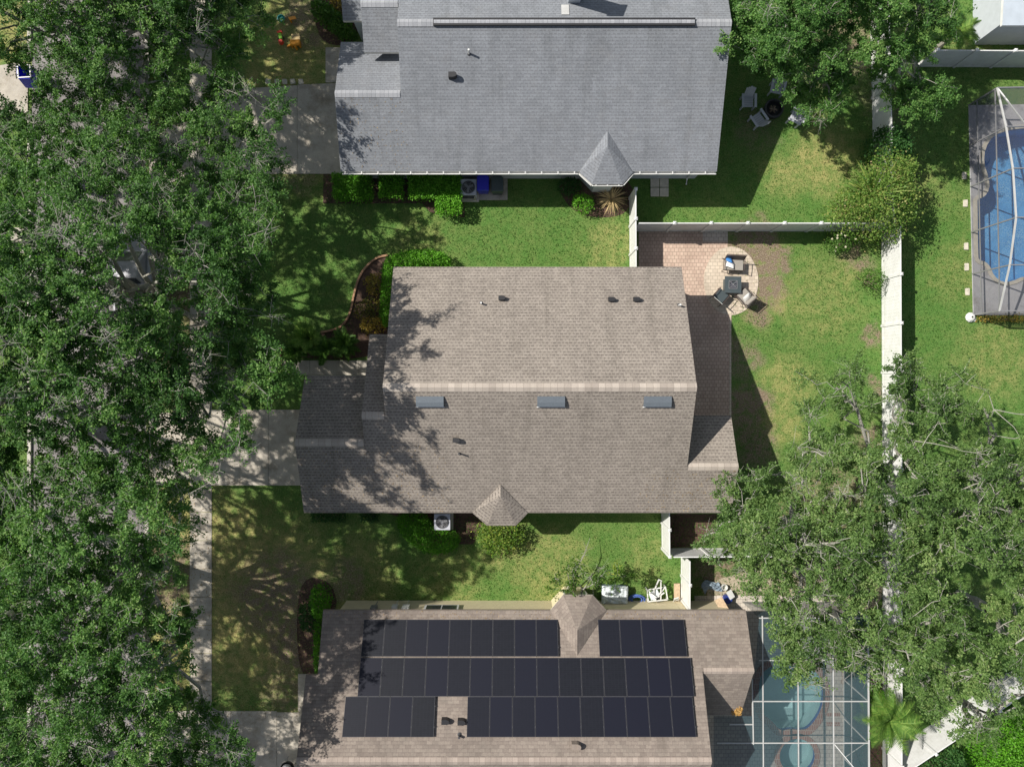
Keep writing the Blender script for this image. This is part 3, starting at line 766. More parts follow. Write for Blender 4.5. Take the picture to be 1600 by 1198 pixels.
zg = zS(-2.69); plane_face(r, [(-9.88, -2.69, zg), (-6.70, -2.69, zg), (-6.70, .38, zg - .48 * 3.07), (-9.85, .38, zg - .48 * 3.07)])
zw = zS(-3.85); plane_face(r, [(XE - .02, -3.85, zw), (10.48, -3.85, zw), (10.48, -1.53, zw - .48 * 2.32), (XE - .02, -1.53, zw - .48 * 2.32)])
r.build('roof', [M['roof_tan'], M['fascia_dark']], H2)
cp = MB(); ridge_cap(cp, (XW, -.17, 5.83), (XE, -.17, 5.83), .48, .19); ridge_cap(cp, (-6.72, -1.43, zs1), (XW - .05, -1.43, zs1), .47)
ridge_cap(cp, (-9.88, -2.69, zg), (-6.75, -2.69, zg), .47); ridge_cap(cp, (XE + .05, -3.85, zw), (10.48, -3.85, zw), .47)
cp.build('ridge_cap', M['cap_tan'], H2)
def bay(parent, apex, junc, corners, mats, name='bay_roof'):
    b = MB(); A, J = Vector(apex), Vector(junc); c = [Vector(q) for q in corners]
    plane_face(b, [c[0], c[1], J], 0, .06); plane_face(b, [c[0], J, A], 0, .06); plane_face(b, [c[1], c[2], J], 0, .06); plane_face(b, [c[2], c[3], J], 0, .06); plane_face(b, [c[3], A, J], 0, .06)
    ob = b.build(name, mats, parent); return ob
bay(H2, (-.54, -4.74, 3.72), (-.54, -5.25, 3.72), [P(738, 801, 3.02), P(761, 821, 3.0), P(806, 821, 3.0), P(825, 801, 3.02)], [M['roof_tan'], M['fascia_dark']])
wl = MB()
gable_walls(wl, -5.3, 7.75, 0, 0, [(-5.7, 2.95), (-5.7, zS(-5.7) - .22), (-.17, 5.6), (5.15, zN(5.15) - .22)])
gable_walls(wl, -6.35, -5.31, 0, 0, [(-5.71, zS(-5.7) - .22), (-1.43, zs1 - .2), (1.9, zs1 - .48 * 3.33 - .2)])
gable_walls(wl, -9.5, -6.36, 0, 0, [(-5.72, zS(-5.7) - .22), (-2.69, zg - .2), (-.05, zg - .48 * 2.64 - .2)])
gable_walls(wl, 7.76, 10.1, 0, 0, [(-5.72, zS(-5.7) - .22), (-3.85, zw - .2), (-1.95, zw - .48 * 1.9 - .2)])
wl.prism([(-1.6, -5.6), (-1.0, -6.45), (0, -6.45), (.5, -5.6)], -.05, 2.9)
wl.build('wall', M['wall_cream'], H2)
mb = MB(); mb.box((7.79, 2.2, 1.05), (.06, 1.8, 2.1)); mb.build('patio_door', M['glass_dark'], H2)
mb = MB()
for yy in np.arange(-5.0, -3.0, .01)[:1]: mb.box((-9.53, -3.3, 1.1), (.06, 4.4, 2.2))
mb.build('garage_door', M['white'], H2)
for yy in (3.6,):
    mb = MB(); mb.box((-5.33, yy, 1.5), (.06, 1.4, 1.2)); mb.build('window', M['glass_dark'], H2)

# ---- grey house
H1 = house('grey shingle roofed house with white gutter at the top', (1, 16, 0))
gS = lambda y: 2.7 + .402 * (y - 10.22)
r = MB(); GX = -5.15
plane_face(r, [(x, y, gS(y)) for x, y in [(-8.27, 10.22), (9.88, 10.22), (9.86, 16.19), (GX, 16.19), (GX, 13.45), (-8.23, 13.45)]])
plane_face(r, [(9.86, 16.19, 5.1), (9.86, 22.5, 2.6), (GX, 22.5, 2.6), (GX, 16.19, 5.1)])
plane_face(r, [(-8.23, 13.45, gS(13.45)), (GX + .02, 13.45, gS(13.45)), (GX + .02, 16.4, gS(13.45) - .402 * 2.95), (-8.23, 16.4, gS(13.45) - .402 * 2.95)])
plane_face(r, [(-6.9, 15.45, 3.8), (GX + .02, 15.45, 3.8), (GX + .02, 17.3, 4.64), (-6.9, 17.3, 4.64)])
plane_face(r, [(GX + .02, 17.3, 4.64), (GX + .02, 20.5, 3.2), (-6.9, 20.5, 3.2), (-6.9, 17.3, 4.64)])
plane_face(r, [(-8.12, 17.4, 2.85), (-6.95, 17.4, 2.85), (-6.95, 20.5, 4.0), (-8.12, 20.5, 4.0)])
r.build('roof', [M['roof_grey'], M['fascia']], H1)
cp = MB(); ridge_cap(cp, (GX, 16.19, 5.1), (9.86, 16.19, 5.1), .4); ridge_cap(cp, (-8.23, 13.45, gS(13.45)), (GX - .05, 13.45, gS(13.45)), .4); ridge_cap(cp, (-6.9, 17.3, 4.64), (GX - .05, 17.3, 4.64), .44)
cp.build('ridge_cap', M['cap_grey'], H1)
rv = MB(); x0, x1 = P(677, 34, 5.1).x, P(1086, 34, 5.1).x
rv.box(((x0 + x1) / 2, 16.19, 5.13), (x1 - x0, .34, .09), mi=1)
cpv = MB(); ridge_cap(cpv, (x0 + .03, 16.19, 5.16), (x1 - .03, 16.19, 5.16), .16, .16)
v = rv.build('ridge_vent', [M['cap_grey'], M['black']], H1); cpv.build('vent_cap', M['cap_grey'], v)
bayc = [P(905, 270, 2.72), P(925, 288, 2.7), P(973, 288, 2.7), P(989, 270, 2.72)]
ap = P(950, 203, 3.85); ap.z = 3.62; ap = Vector((P(950, 203, 3.55).x, P(950, 203, 3.55).y, gS(P(950, 203, 3.55).y) + .01)); jn = Vector((ap.x, P(950, 228, ap.z).y, ap.z))
bay(H1, ap, jn, bayc, [M['roof_grey'], M['fascia']])
wl = MB()
gable_walls(wl, -4.8, 9.5, 0, 0, [(10.65, gS(10.65) - .2), (16.19, 4.88), (22.1, 2.55)])
gable_walls(wl, -7.9, -4.81, 0, 0, [(10.66, gS(10.65) - .2), (13.45, gS(13.45) - .2), (16.1, 2.72)])
gable_walls(wl, -6.6, -4.82, 0, 0, [(15.9, 3.75), (17.3, 4.42), (20.2, 3.1)])
gable_walls(wl, -7.8, -6.61, 0, 0, [(17.8, 2.8), (20.2, 3.6)])
wl.prism([(bayc[0].x + .25, 10.66), (bayc[1].x + .3, 9.95), (bayc[2].x - .3, 9.95), (bayc[3].x - .25, 10.66)], -.05, 2.62)
wl.build('wall', M['wall_grey'], H1)
# gutter with straps
gt = MB(); segs = [((-8.2, 10.17), (bayc[0].x, 10.17)), ((bayc[0].x, 10.17), (bayc[1].x, 9.60)), ((bayc[1].x, 9.60), (bayc[2].x, 9.60)), ((bayc[2].x, 9.60), (bayc[3].x, 10.17)), ((bayc[3].x, 10.17), (9.86, 10.17))]
for (a, b) in segs:
    A = Vector((*a, 2.60)); B = Vector((*b, 2.60)); d = (B - A).normalized(); s = Vector((d.y, -d.x, 0)) * .055
    gt.beam(A + s, B + s, .012, .11); gt.beam(A - s, B - s, .012, .11); gt.beam(A - Vector((0, 0, .06)), B - Vector((0, 0, .06)), .11, .012)
    gt.beam(A + s * 1.2 + Vector((0, 0, .055)), B + s * 1.2 + Vector((0, 0, .055)), .03, .016)
gob = gt.build('gutter', M['white_metal'], H1)
xx = -8.05
while xx < 9.8:
    if not (bayc[0].x - .1 < xx < bayc[3].x + .1): st = MB(); st.beam((xx, 10.27, 2.69), (xx, 10.09, 2.685), .05, .012); st.build('gutter_strap', M['white_metal'], gob)
    xx += .79
for k in range(3): q = bayc[1].x + .2 + k * .55; st = MB(); st.beam((q, 9.74, 2.67), (q, 9.52, 2.665), .05, .012); st.build('gutter_strap', M['white_metal'], gob)
for px in (636, 952, 1132):
    dp = MB(); q = P(px if px != 1132 else 1082, 279, 1.3); q.y = 10.55
    dp.tube([(q.x, 10.2, 2.55), (q.x, 10.3, 2.3), (q.x, 10.58, 2.05), (q.x, 10.6, .2), (q.x - .02, 10.3, .1)], .045, 6); dp.build('downpipe', M['white_metal'], H1)
for px, wd in ((590, 1.3), (850, 1.4), (1065, 1.2)):
    mb = MB(); q = P(px, 280, 1.5); mb.box((q.x, 10.64, 1.5), (wd, .05, 1.1)); f = mb.build('window', M['white'], H1)
    mb = MB(); mb.box((q.x, 10.61, 1.5), (wd - .14, .04, .96)); mb.build('pane', M['glass_dark'], f)
ch = MB(); b0 = P(888, 6, 4.7); b1 = P(906, -14, 4.7); ch.box(((b0.x + b1.x) / 2, (b0.y + b1.y) / 2 + .05, 5.6), (.55, .6, 2.5))
ch.box(((b0.x + b1.x) / 2, (b0.y + b1.y) / 2 + .05, 6.9), (.68, .72, .12))
cho = ch.build('chimney', M['wall_grey'], H1)
fl = MB(); fl.box((b0.x - .15, b0.y - .35, gS(0) * 0 + 5.1 - .396 * (b0.y - .35 - 16.19) + .02), (.35, .6, .012), M=Matrix.Rotation(-.376, 3, 'X')); fl.build('flashing', M['frame_grey'], cho)

# ---- solar house
H3 = house('brown shingle roofed house carrying rows of black solar panels', (0, -15, 0))
bN = lambda y: 3 + .48 * (-10.83 - y)
r = MB(); RY = -16.59; RZ = bN(RY)
plane_face(r, [(x, y, bN(y)) for x, y in [(-9.03, -10.83), (-8.95, -13.42), (-9.50, -13.42), (-9.47, RY), (8.78, RY), (8.80, -13.27), (11.18, -13.27), (11.18, -10.83)]])
plane_face(r, [(8.78, RY, RZ), (-9.47, RY, RZ), (-9.47, -22.5, RZ - .48 * 5.9), (8.78, -22.5, RZ - .48 * 5.9)])
wz = bN(-13.27); plane_face(r, [(8.78, -13.27, wz), (8.78, -15.88, wz - .48 * 2.61), (10.95, -15.88, wz - .48 * 2.61), (11.18, -13.27, wz)])
r.build('roof', [M['roof_brown'], M['fascia_dark']], H3)
cp = MB(); ridge_cap(cp, (-9.47, RY, RZ), (8.78, RY, RZ), .48, .16); ridge_cap(cp, (8.85, -13.27, wz), (11.18, -13.27, wz), .48, .14); cp.build('ridge_cap', M['cap_brown'], H3)
A_ = P(902, 1026, 3.9); A_.z = bN(A_.y) + .01; J_ = Vector((A_.x, P(902, 985, A_.z).y, A_.z))
A_ = Vector((P(902, 1024, A_.z).x, P(902, 1024, A_.z).y, 0)); A_.z = bN(A_.y) + .01; J_.z = A_.z
bc = [P(860, 953, 3.02), P(880, 929, 3.0), P(926, 929, 3.0), P(948, 953, 3.02)]
bay(H3, A_, J_, bc, [M['roof_brown'], M['fascia']])
wl = MB()
gable_walls(wl, -8.6, 8.4, 0, 0, [(-11.28, bN(-11.28) - .2), (RY, RZ - .2), (-22.0, RZ - .48 * 5.4 - .2)][::-1])
gable_walls(wl, -9.1, -8.61, 0, 0, [(-13.8, bN(-13.8) - .2), (RY, RZ - .21), (-22.0, RZ - .48 * 5.4 - .2)][::-1])
gable_walls(wl, 8.41, 10.8, 0, 0, [(-11.29, bN(-11.29) - .2), (-13.27, wz - .2), (-15.5, wz - .48 * 2.23 - .2)][::-1])
wl.prism([(bc[0].x + .2, -11.27), (bc[1].x + .25, -10.55), (bc[2].x - .25, -10.55), (bc[3].x - .2, -11.27)], -.05, 2.9)
wl.build('wall', M['wall_beige'], H3)
for px0, px1 in ((662, 716),):
    f = MB(); a, b = P(px0, 945, 1.6).x, P(px1, 945, 1.6).x
    f.box(((a + b) / 2, -11.24, 1.55), (b - a, .09, 1.15)); f = f.build('window', M['white'], H3)
    for k in (0, 1):
        p_ = MB(); p_.box((a + (b - a) * (.27 + .46 * k), -11.195, 1.55), ((b - a) * .42, .02, .98)); p_.build('pane', M['glass_dark'], f)
f = MB(); a = (bc[1] + bc[2]) / 2; f.box((a.x, -10.52, 1.6), (1.15, .07, 1.2)); f = f.build('window', M['white'], H3); p_ = MB(); p_.box((a.x, -10.475, 1.6), (1.0, .02, 1.05)); p_.build('pane', M['glass_dark'], f)
for px, wd, mt, hh, zc in ((584, .30, 'grey_metal', .5, 1.5), (617, .28, 'white_metal', .4, 1.3), (634, .34, 'white_metal', .55, 1.4)):
    mb = MB(); q = P(px, 947, zc); mb.box((q.x, -11.2, zc), (wd, .16, hh)); mb.cyl((q.x, -11.2, zc - hh / 2 - .8), .025, .8, 6)
    mb.build('meter_box', M[mt], H3)

# ---- pale roofed building at the top right
H4 = house('pale blue grey roofed neighbour house cut off at the top right corner', (27, 21, 0))
c0 = P(1566, 40, 2.8); r = MB()
plane_face(r, [(c0.x, c0.y, 2.8), (c0.x + 9, c0.y, 2.8), (c0.x + 9, c0.y + 7, 3.4), (c0.x, c0.y + 7, 3.4)])
r.build('roof', [M['house_pale'], M['white']], H4)
wl = MB(); wl.box((c0.x + 4.5, c0.y + 3.6, 1.3), (8.2, 6.4, 2.6)); wl.build('wall', M['wall_grey'], H4)

# ---------------------------------------------------------------- solar panels
PW, PL = 1.0, 1.64
sl = math.atan(.48)
def solar_proto():
    t = thing('solar_panel', 'x', 'solar panel', (0, 0, 0))
    g_ = MB(); g_.box((0, 0, 0.0), (PW - .015, PL - .015, .034)); g_.build('cell_sheet', M['cells'], t, local=True)
    f = MB()
    for sx in (-1, 1): f.box((sx * (PW / 2 - .006), 0, .004), (.011, PL, .04))
    for sy in (-1, 1): f.box((0, sy * (PL / 2 - .006), .004), (PW, .012, .04))
    f.build('frame', M['panel_frame'], t, local=True)
    for sy in (-.42, .42): c = MB(); c.box((PW / 2 + .004, sy, .028), (.03, .05, .014)); c.build('clamp', M['panel_frame'], t, local=True)
    return t
ordn = ['first', 'second', 'third', 'fourth', 'fifth', 'sixth', 'seventh', 'eighth', 'ninth', 'tenth', 'eleventh', 'twelfth', 'thirteenth', 'fourteenth', 'fifteenth']
rows = [('top row west of the little gable', 996, -7.02, 9), ('top row east of the little gable', 996, 4.06, 4), ('long unbroken middle row', 1057, -7.02, 15),
        ('bottom row west of the vents', 1119, -7.55, 4), ('bottom row east of the vents', 1119, -2.02, 10)]
proto = solar_proto(); first = True
for desc, py, x0, n in rows:
    k = (py - 599) / F; z = (3.12 - .48 * 10.83 + .48 * k * CAMH) / (1 + .48 * k); y = -k * (CAMH - z)
    for i in range(n):
        o = proto if first else copy_tree(proto); first = False
        o.location = (x0 + (i + .5) * 1.02, y, z); o.rotation_euler = (-sl, 0, 0)
        o['label'] = f'black solar panel, {ordn[i]} from left, {desc}'; o['group'] = 'solar panels on the brown roof'

# ---------------------------------------------------------------- roof vents and pipes
def hood_vent(px, label):
    y = P(px, 627, 5.5).y; z = zS(y); x = P(px, 627, z).x
    t = thing('roof_vent', label, 'roof vent', (x, y, z), 0, 'slanted metal vents on the tan roof')
    Mx = Matrix.Rotation(math.atan(.30), 3, 'X')
    b = MB(); wv, dv = 1.22, .46
    hx, hy = wv / 2, dv / 2
    zz = lambda yy: .471 * yy
    top = [(-hx, hy, zz(hy) + .05), (hx, hy, zz(hy) + .05), (hx, -hy, zz(-hy) + .20), (-hx, -hy, zz(-hy) + .20), (-hx, -hy * .2, zz(-hy * .2) + .165), (hx, -hy * .2, zz(-hy * .2) + .165)]
    bot = [(-hx, hy, zz(hy)), (hx, hy, zz(hy)), (hx, -hy, zz(-hy) + .03), (-hx, -hy, zz(-hy) + .03)]
    b.add(top + bot, [(1, 0, 4, 5), (5, 4, 3, 2), (0, 1, 7, 6), (1, 5, 2, 8, 7), (2, 3, 9, 8), (3, 4, 0, 6, 9)])
    b.build('hood', M['hood'], t, local=True)
    f = MB(); f.box((0, -hy - .02, zz(-hy) + .035), (wv + .04, .05, .03)); f.build('flange', M['white_metal'], t, local=True)
hood_vent(672, 'left one of three slanted blue grey metal vents just below the tan ridge')
hood_vent(861, 'middle slanted metal vent, darker than its two neighbours, below the tan ridge')
hood_vent(1027, 'right slanted blue grey metal vent, the one nearest the tan gable end')
def roof_z(px, py, fn):
    z = 4.0
    for _ in range(12): z = fn(P(px, py, z).y)
    q = P(px, py, z); q.z = z; return q
gooseproto = None
def goose(px, py, fn, label, group, s=1.0, mat='black'):
    q = roof_z(px, py, fn)
    t = thing('roof_vent', label, 'roof vent', q, 0, group)
    b = MB(); b.box((-.02, 0, .08), (.20 * s, .2 * s, .3 * s)); b.build('vent_box', M[mat], t, local=True)
    c = MB(); n = 8; pts = [(.08 * s + .12 * s * math.sin(a), .10 * s * math.cos(a)) for a in [math.pi * i / n for i in range(n + 1)]]
    c.prism([(p[0], p[1]) for p in pts], -.02, .24 * s); c.build('hood', M[mat], t, local=True)
goose(783, 466, zN, 'black roof vent on the tan north slope, left of the trio', 'black vents on the tan roof')
goose(954, 468, zN, 'black roof vent on the tan north slope, middle of the trio', 'black vents on the tan roof')
goose(993, 468, zN, 'black roof vent on the tan north slope, nearest the white fence', 'black vents on the tan roof')
goose(712, 687, zS, 'black roof vent on the tan south slope below the left metal hood', 'black vents on the tan roof')
goose(706, 120, gS, 'dark roof vent alone on the grey shingle slope', 'vents on the grey roof', 1.2)
goose(695, 1124, bN, 'left of two black half round vents between the solar panels', 'black vents among solar panels', 1.1)
goose(720, 1125, bN, 'right of two black half round vents between the solar panels', 'black vents among solar panels', 1.1)
goose(898, 1162, bN, 'brown roof vent below the lower row of solar panels', 'vents on the brown roof', 1.3, 'fascia_dark')
def pipe(px, py, fn, label, h=.35, r_=.045, mat='white_metal', d=(0, 0)):
    q = roof_z(px, py, fn); t = thing('vent_pipe', label, 'pipe', q)
    b = MB(); b.cyl((0, 0, -.05), r_, h, 10); b.build('pipe', M[mat], t, local=True)
    c = MB(); c.cyl((0, 0, -.03), r_ * 2.3, .06, 12, r_ * 1.3); c.build('collar', M['dark_metal'], t, local=True)
pipe(752, 474, zN, 'thin white vent pipe left of the black vents on tan roof')
pipe(1061, 477, zN, 'thin white vent pipe beside the tan roof east edge')
pipe(718, 708, zS, 'thin dark vent pipe below the black vent on the tan south slope', .4, .04, 'dark_metal')
pipe(733, 84, gS, 'thin white vent pipe on the grey shingle slope', .45)
pipe(718, 1148, bN, 'small dark vent pipe below the two half round vents', .3, .05, 'dark_metal')

# ---------------------------------------------------------------- fences
def fence(label, A, B, n, h=1.83, ends=(True, True), group='white vinyl fences', tall=0.0):
    A = Vector((A[0], A[1], 0)); B = Vector((B[0], B[1], 0)); d = B - A; L = d.length; u = d / L; rz = math.atan2(u.y, u.x)
    t = thing('fence', label, 'fence', A, 0, group); st = L / n
    for i in range(n + 1):
        if (i == 0 and not ends[0]) or (i == n and not ends[1]): continue
        c = A + u * st * i; b = MB(); b.box((c.x, c.y, h / 2 + .03), (.127, .127, h + .06), rz)
        po = b.build('post', M['white'], t)
        k = MB(); k.box((c.x, c.y, h + .075), (.15, .15, .03), rz); k.box((c.x, c.y, h + .11), (.13, .13, .04), rz, taper=.3); k.build('post_cap', M['white'], po)
    for i in range(n):
        a = A + u * (st * i + .065); e = A + u * (st * (i + 1) - .065); m = (a + e) / 2; pl = (e - a).length
        b = MB(); nb = max(3, round(pl / .16))
        for k in range(nb):
            c = a + u * pl * (k + .5) / nb; b.box((c.x, c.y, h / 2), (pl / nb - .003, .022, h - .14), rz)
        b.build('panel', M['white'], t)
        b = MB(); b.box((m.x, m.y, h - .04), (pl, .05, .10), rz); b.build('rail', M['white'], t)
        b = MB(); b.box((m.x, m.y, .10), (pl, .05, .12), rz); b.build('rail', M['white'], t)
    return t
q1 = P(1003, 361.5); q2 = P(1372, 361.5)
fence('long white fence between the terrace and the grey house lawn', (6.22, 7.92), (P(1368, 361).x, 7.92), 7, ends=(False, True))
fence('short white fence joining the grey house to the tan roofed house', (6.12, 9.6), (6.14, 5.2), 3)
vA = P(1373.5, 364); vB = P(1379, 800)
fence('sunlit white fence along the east side of the middle lawn', (vA.x + .12, vA.y), (vB.x, vB.y), 6, ends=(False, True))
fence('white fence behind the oaks running down to the bottom edge', (vB.x, vB.y - .13), (P(1379, 1240).x, P(1379, 1240).y), 6, ends=(False, True))
fence('white fence under the top oak, half hidden by leaves', (P(1359.5, 361).x + .25, P(0, 355).y), (P(1359.5, 60).x, P(0, 20).y), 5, ends=(True, True))
fence('lilac shaded white fence crossing the top right corner', (P(1432, 105.5).x, P(0, 104.5).y), (P(1720, 105.5).x, P(0, 106.5).y), 5)
fence('short sunlit white fence below the tan roof south eave', (7.78, -5.9), (7.80, -8.55), 2)
fence('white fence running under the oak from the gate corner', (7.93, -8.58), (P(1376, 855).x, P(0, 855).y), 6, ends=(False, False))
fence('white fence from the gate corner down to the solar house', (8.80, -8.72), (8.80, -11.2), 2, ends=(False, True))
fence('slanting white fence at the bottom right corner', (P(1381, 1180).x, P(1381, 1180).y), (P(1620, 1021).x, P(1620, 1021).y), 5, ends=(False, True))

# ---------------------------------------------------------------- screen cages
def cage_right():
    t = thing('pool_cage', 'grey framed screen cage over the blue pool at the right edge', 'screen cage', P(1516, 340))
    X0 = P(1516, 0).x; XE_ = X0 + 9
    prof = [(165, 2.2), (228, 2.75), (292, 3.15), (363, 3.3), (428, 2.8), (492, 2.0)]
    ys = [(P(0, a).y, z) for a, z in prof]
    xs = lambda i: P(1513 + i * 1.5, 0).x
    for i, (y, z) in enumerate(ys):
        b = MB(); b.beam((xs(i), y, 0), (xs(i), y, z), .05, .06); b.build('post', M['grey_metal'], t)
        b = MB(); b.beam((xs(i), y, z), (XE_, y, z + .4), .05, .1); b.build('rafter', M['grey_metal'], t)
    top = MB()
    for i in range(5): top.beam((xs(i), ys[i][0], ys[i][1]), (xs(i + 1), ys[i + 1][0], ys[i + 1][1]), .07, .06)
    top.build('top_beam', M['frame_grey'], t)
    for zr in (.68, 2.05):
        b = MB()
        for i in range(5): b.beam((xs(i), ys[i][0], zr), (xs(i + 1), ys[i + 1][0], min(zr, ys[i + 1][1])), .04, .05)
        b.build('rail', M['grey_metal'], t)
    b = MB(); b.beam((xs(5), ys[5][0], .05), (XE_, ys[5][0], .05), .05); b.beam((xs(5), ys[5][0], .7), (XE_, ys[5][0], .7), .04); b.build('rail', M['grey_metal'], t)
    b = MB(); b.beam((xs(0), ys[0][0], 2.2), (xs(1) + 1.6, ys[1][0] - 1.0, 2.95), .06); b.build('brace', M['white_metal'], t)
    s_ = MB(); vs = []
    for i, (y, z) in enumerate(ys): vs += [(xs(i), y, .04), (xs(i), y, z), (XE_, y, z + .4)]
    for i in range(5): s_.add([vs[3 * i], vs[3 * i + 1], vs[3 * i + 4], vs[3 * i + 3]], [(0, 1, 2, 3)]); s_.add([vs[3 * i + 1], vs[3 * i + 2], vs[3 * i + 5], vs[3 * i + 4]], [(0, 1, 2, 3)])
    for e in (0, 5): s_.add([vs[3 * e], vs[3 * e + 1], vs[3 * e + 2], (XE_, ys[e][0], .04)], [(0, 1, 2, 3)])
    s_.build('screen', M['screen'], t)
cage_right()
def cage_low():
    HZ = 2.6
    t = thing('pool_cage', 'white framed teal screen cage behind the solar panel house', 'screen cage', P(1240, 1080))
    q = lambda px, py: P(px, py, HZ)
    XS = [(1176, 1060, 1162), (1192, 962, 1260), (1247, 965, 1260), (1302, 965, 1260), (1357, 965, 1260)]
    for px, a, b_ in XS:
        b = MB(); b.beam(q(px - 1, a), q(px + 1, b_), .05 if px != 1357 else .07, .08); b.build('roof_beam', M['frame_grey'], t)
    for py, a, b_ in ((965, 1186, 1357), (1031, 1186, 1357), (1095, 1175, 1357), (1160, 1120, 1357), (1131, 1140, 1176), (1226, 1120, 1357)):
        b = MB(); b.beam(q(a, py), q(b_, py), .05, .05); b.build('roof_beam', M['frame_grey'], t)
    for py in (965, 1031, 1095, 1160, 1226):
        b = MB(); e = q(1357, py); b.beam((e.x, e.y, 0), e, .06, .06); b.build('post', M['white_metal'], t)
    b = MB(); e0, e1 = q(1357, 965), q(1357, 1260)
    b.beam((e0.x, e0.y, .9), (e1.x, e1.y, .9), .05); b.beam((e0.x, e0.y, .06), (e1.x, e1.y, .06), .05)
    b.build('rail', M['white_metal'], t)
    b = MB(); e0, e1 = q(1357, 1031), q(1357, 1095); b.beam(e0, (e1.x, e1.y, .1), .035); e0, e1 = q(1357, 1226), q(1357, 1160); b.beam((e1.x, e1.y, 2.5), (e0.x, e0.y, .1), .035); 
    a1, a2 = q(1302, 1160), q(1357, 1226); b.beam(a1, a2, .04); a1, a2 = q(1302, 1095), q(1357, 1160); b.beam(a1 + Vector((0, 0, -.06)), a2 + Vector((0, 0, -1.8)), .04)
    b.build('brace', M['white_metal'], t)
    s_ = MB(); c = [q(1176, 1060), q(1357, 1060), q(1357, 1260), q(1115, 1260), q(1115, 1118), q(1176, 1118)]
    s_.add([(v.x, v.y, HZ + .01) for v in c], [tuple(range(6))])
    c = [q(1186, 965), q(1357, 965), q(1357, 1060), q(1178, 1060)]; s_.add([(v.x, v.y, HZ + .01) for v in c], [(0, 1, 2, 3)])
    e0, e1 = q(1357, 965), q(1357, 1260); s_.add([(e0.x, e0.y, 0), (e0.x, e0.y, HZ), (e1.x, e1.y, HZ), (e1.x, e1.y, 0)], [(0, 1, 2, 3)])
    e0, e1 = q(1186, 965), q(1357, 965); s_.add([(e0.x, e0.y, 0), (e0.x, e0.y, HZ), (e1.x, e1.y, HZ), (e1.x, e1.y, 0)], [(0, 1, 2, 3)])
    s_.build('screen', M['screen_teal'], t)
cage_low()

# ---------------------------------------------------------------- yard objects
def ac_unit(px, py, label, rz=0, s=.78, pad=True):
    q = P(px, py, .8); t = thing('air_conditioner', label, 'air conditioner', (q.x, q.y, .05), rz)
    b = MB(); b.box((0, 0, .38), (s, s, .76)); b.box((0, 0, .775), (s + .03, s + .03, .035)); b.build('casing', M['grey_plastic'], t, local=True)
    v = MB()
    for k in range(9): v.box((0, -s / 2 - .006, .1 + k * .07), (s * .86, .012, .02)); v.box((-s / 2 - .006, 0, .1 + k * .07), (.012, s * .86, .02))
    v.build('louvres', M['dark_metal'], t, local=True)
    g_ = MB(); g_.lathe((0, 0, .79), [(.33, 0), (.33, .03), (.31, .035), (.31, 0)], 28); g_.cyl((0, 0, .795), .31, .006, 28); g_.build('fan_well', M['black'], t, local=True)
    f = MB()
    for k in range(3):
        a = k * 2.094 + .4; f.box((.15 * math.cos(a), .15 * math.sin(a), .812), (.24, .11, .01), a)
    f.cyl((0, 0, .80), .06, .04, 12); f.build('fan', M['grey_metal'], t, local=True)
    r_ = MB()
    for rr in (.10, .17, .24, .30): r_.lathe((0, 0, .84), [(rr, 0), (rr + .008, .006), (rr + .016, 0)], 24)
    for k in range(6):
        a = k * math.pi / 3; r_.beam((.05 * math.cos(a), .05 * math.sin(a), .845), (.33 * math.cos(a), .33 * math.sin(a), .83), .012)
    r_.build('grille', M['grey_metal'], t, local=True)
    if pad: p_ = MB(); p_.box((0, -.03, -.02), (s + .22, s + .25, .06)); p_.build('pad', M['stone'], t, local=True)
ac_unit(732, 293, 'grey air conditioner beside the clipped hedge and blue bin')
ac_unit(691, 815, 'pale air conditioner tucked under the tan roof south eave')
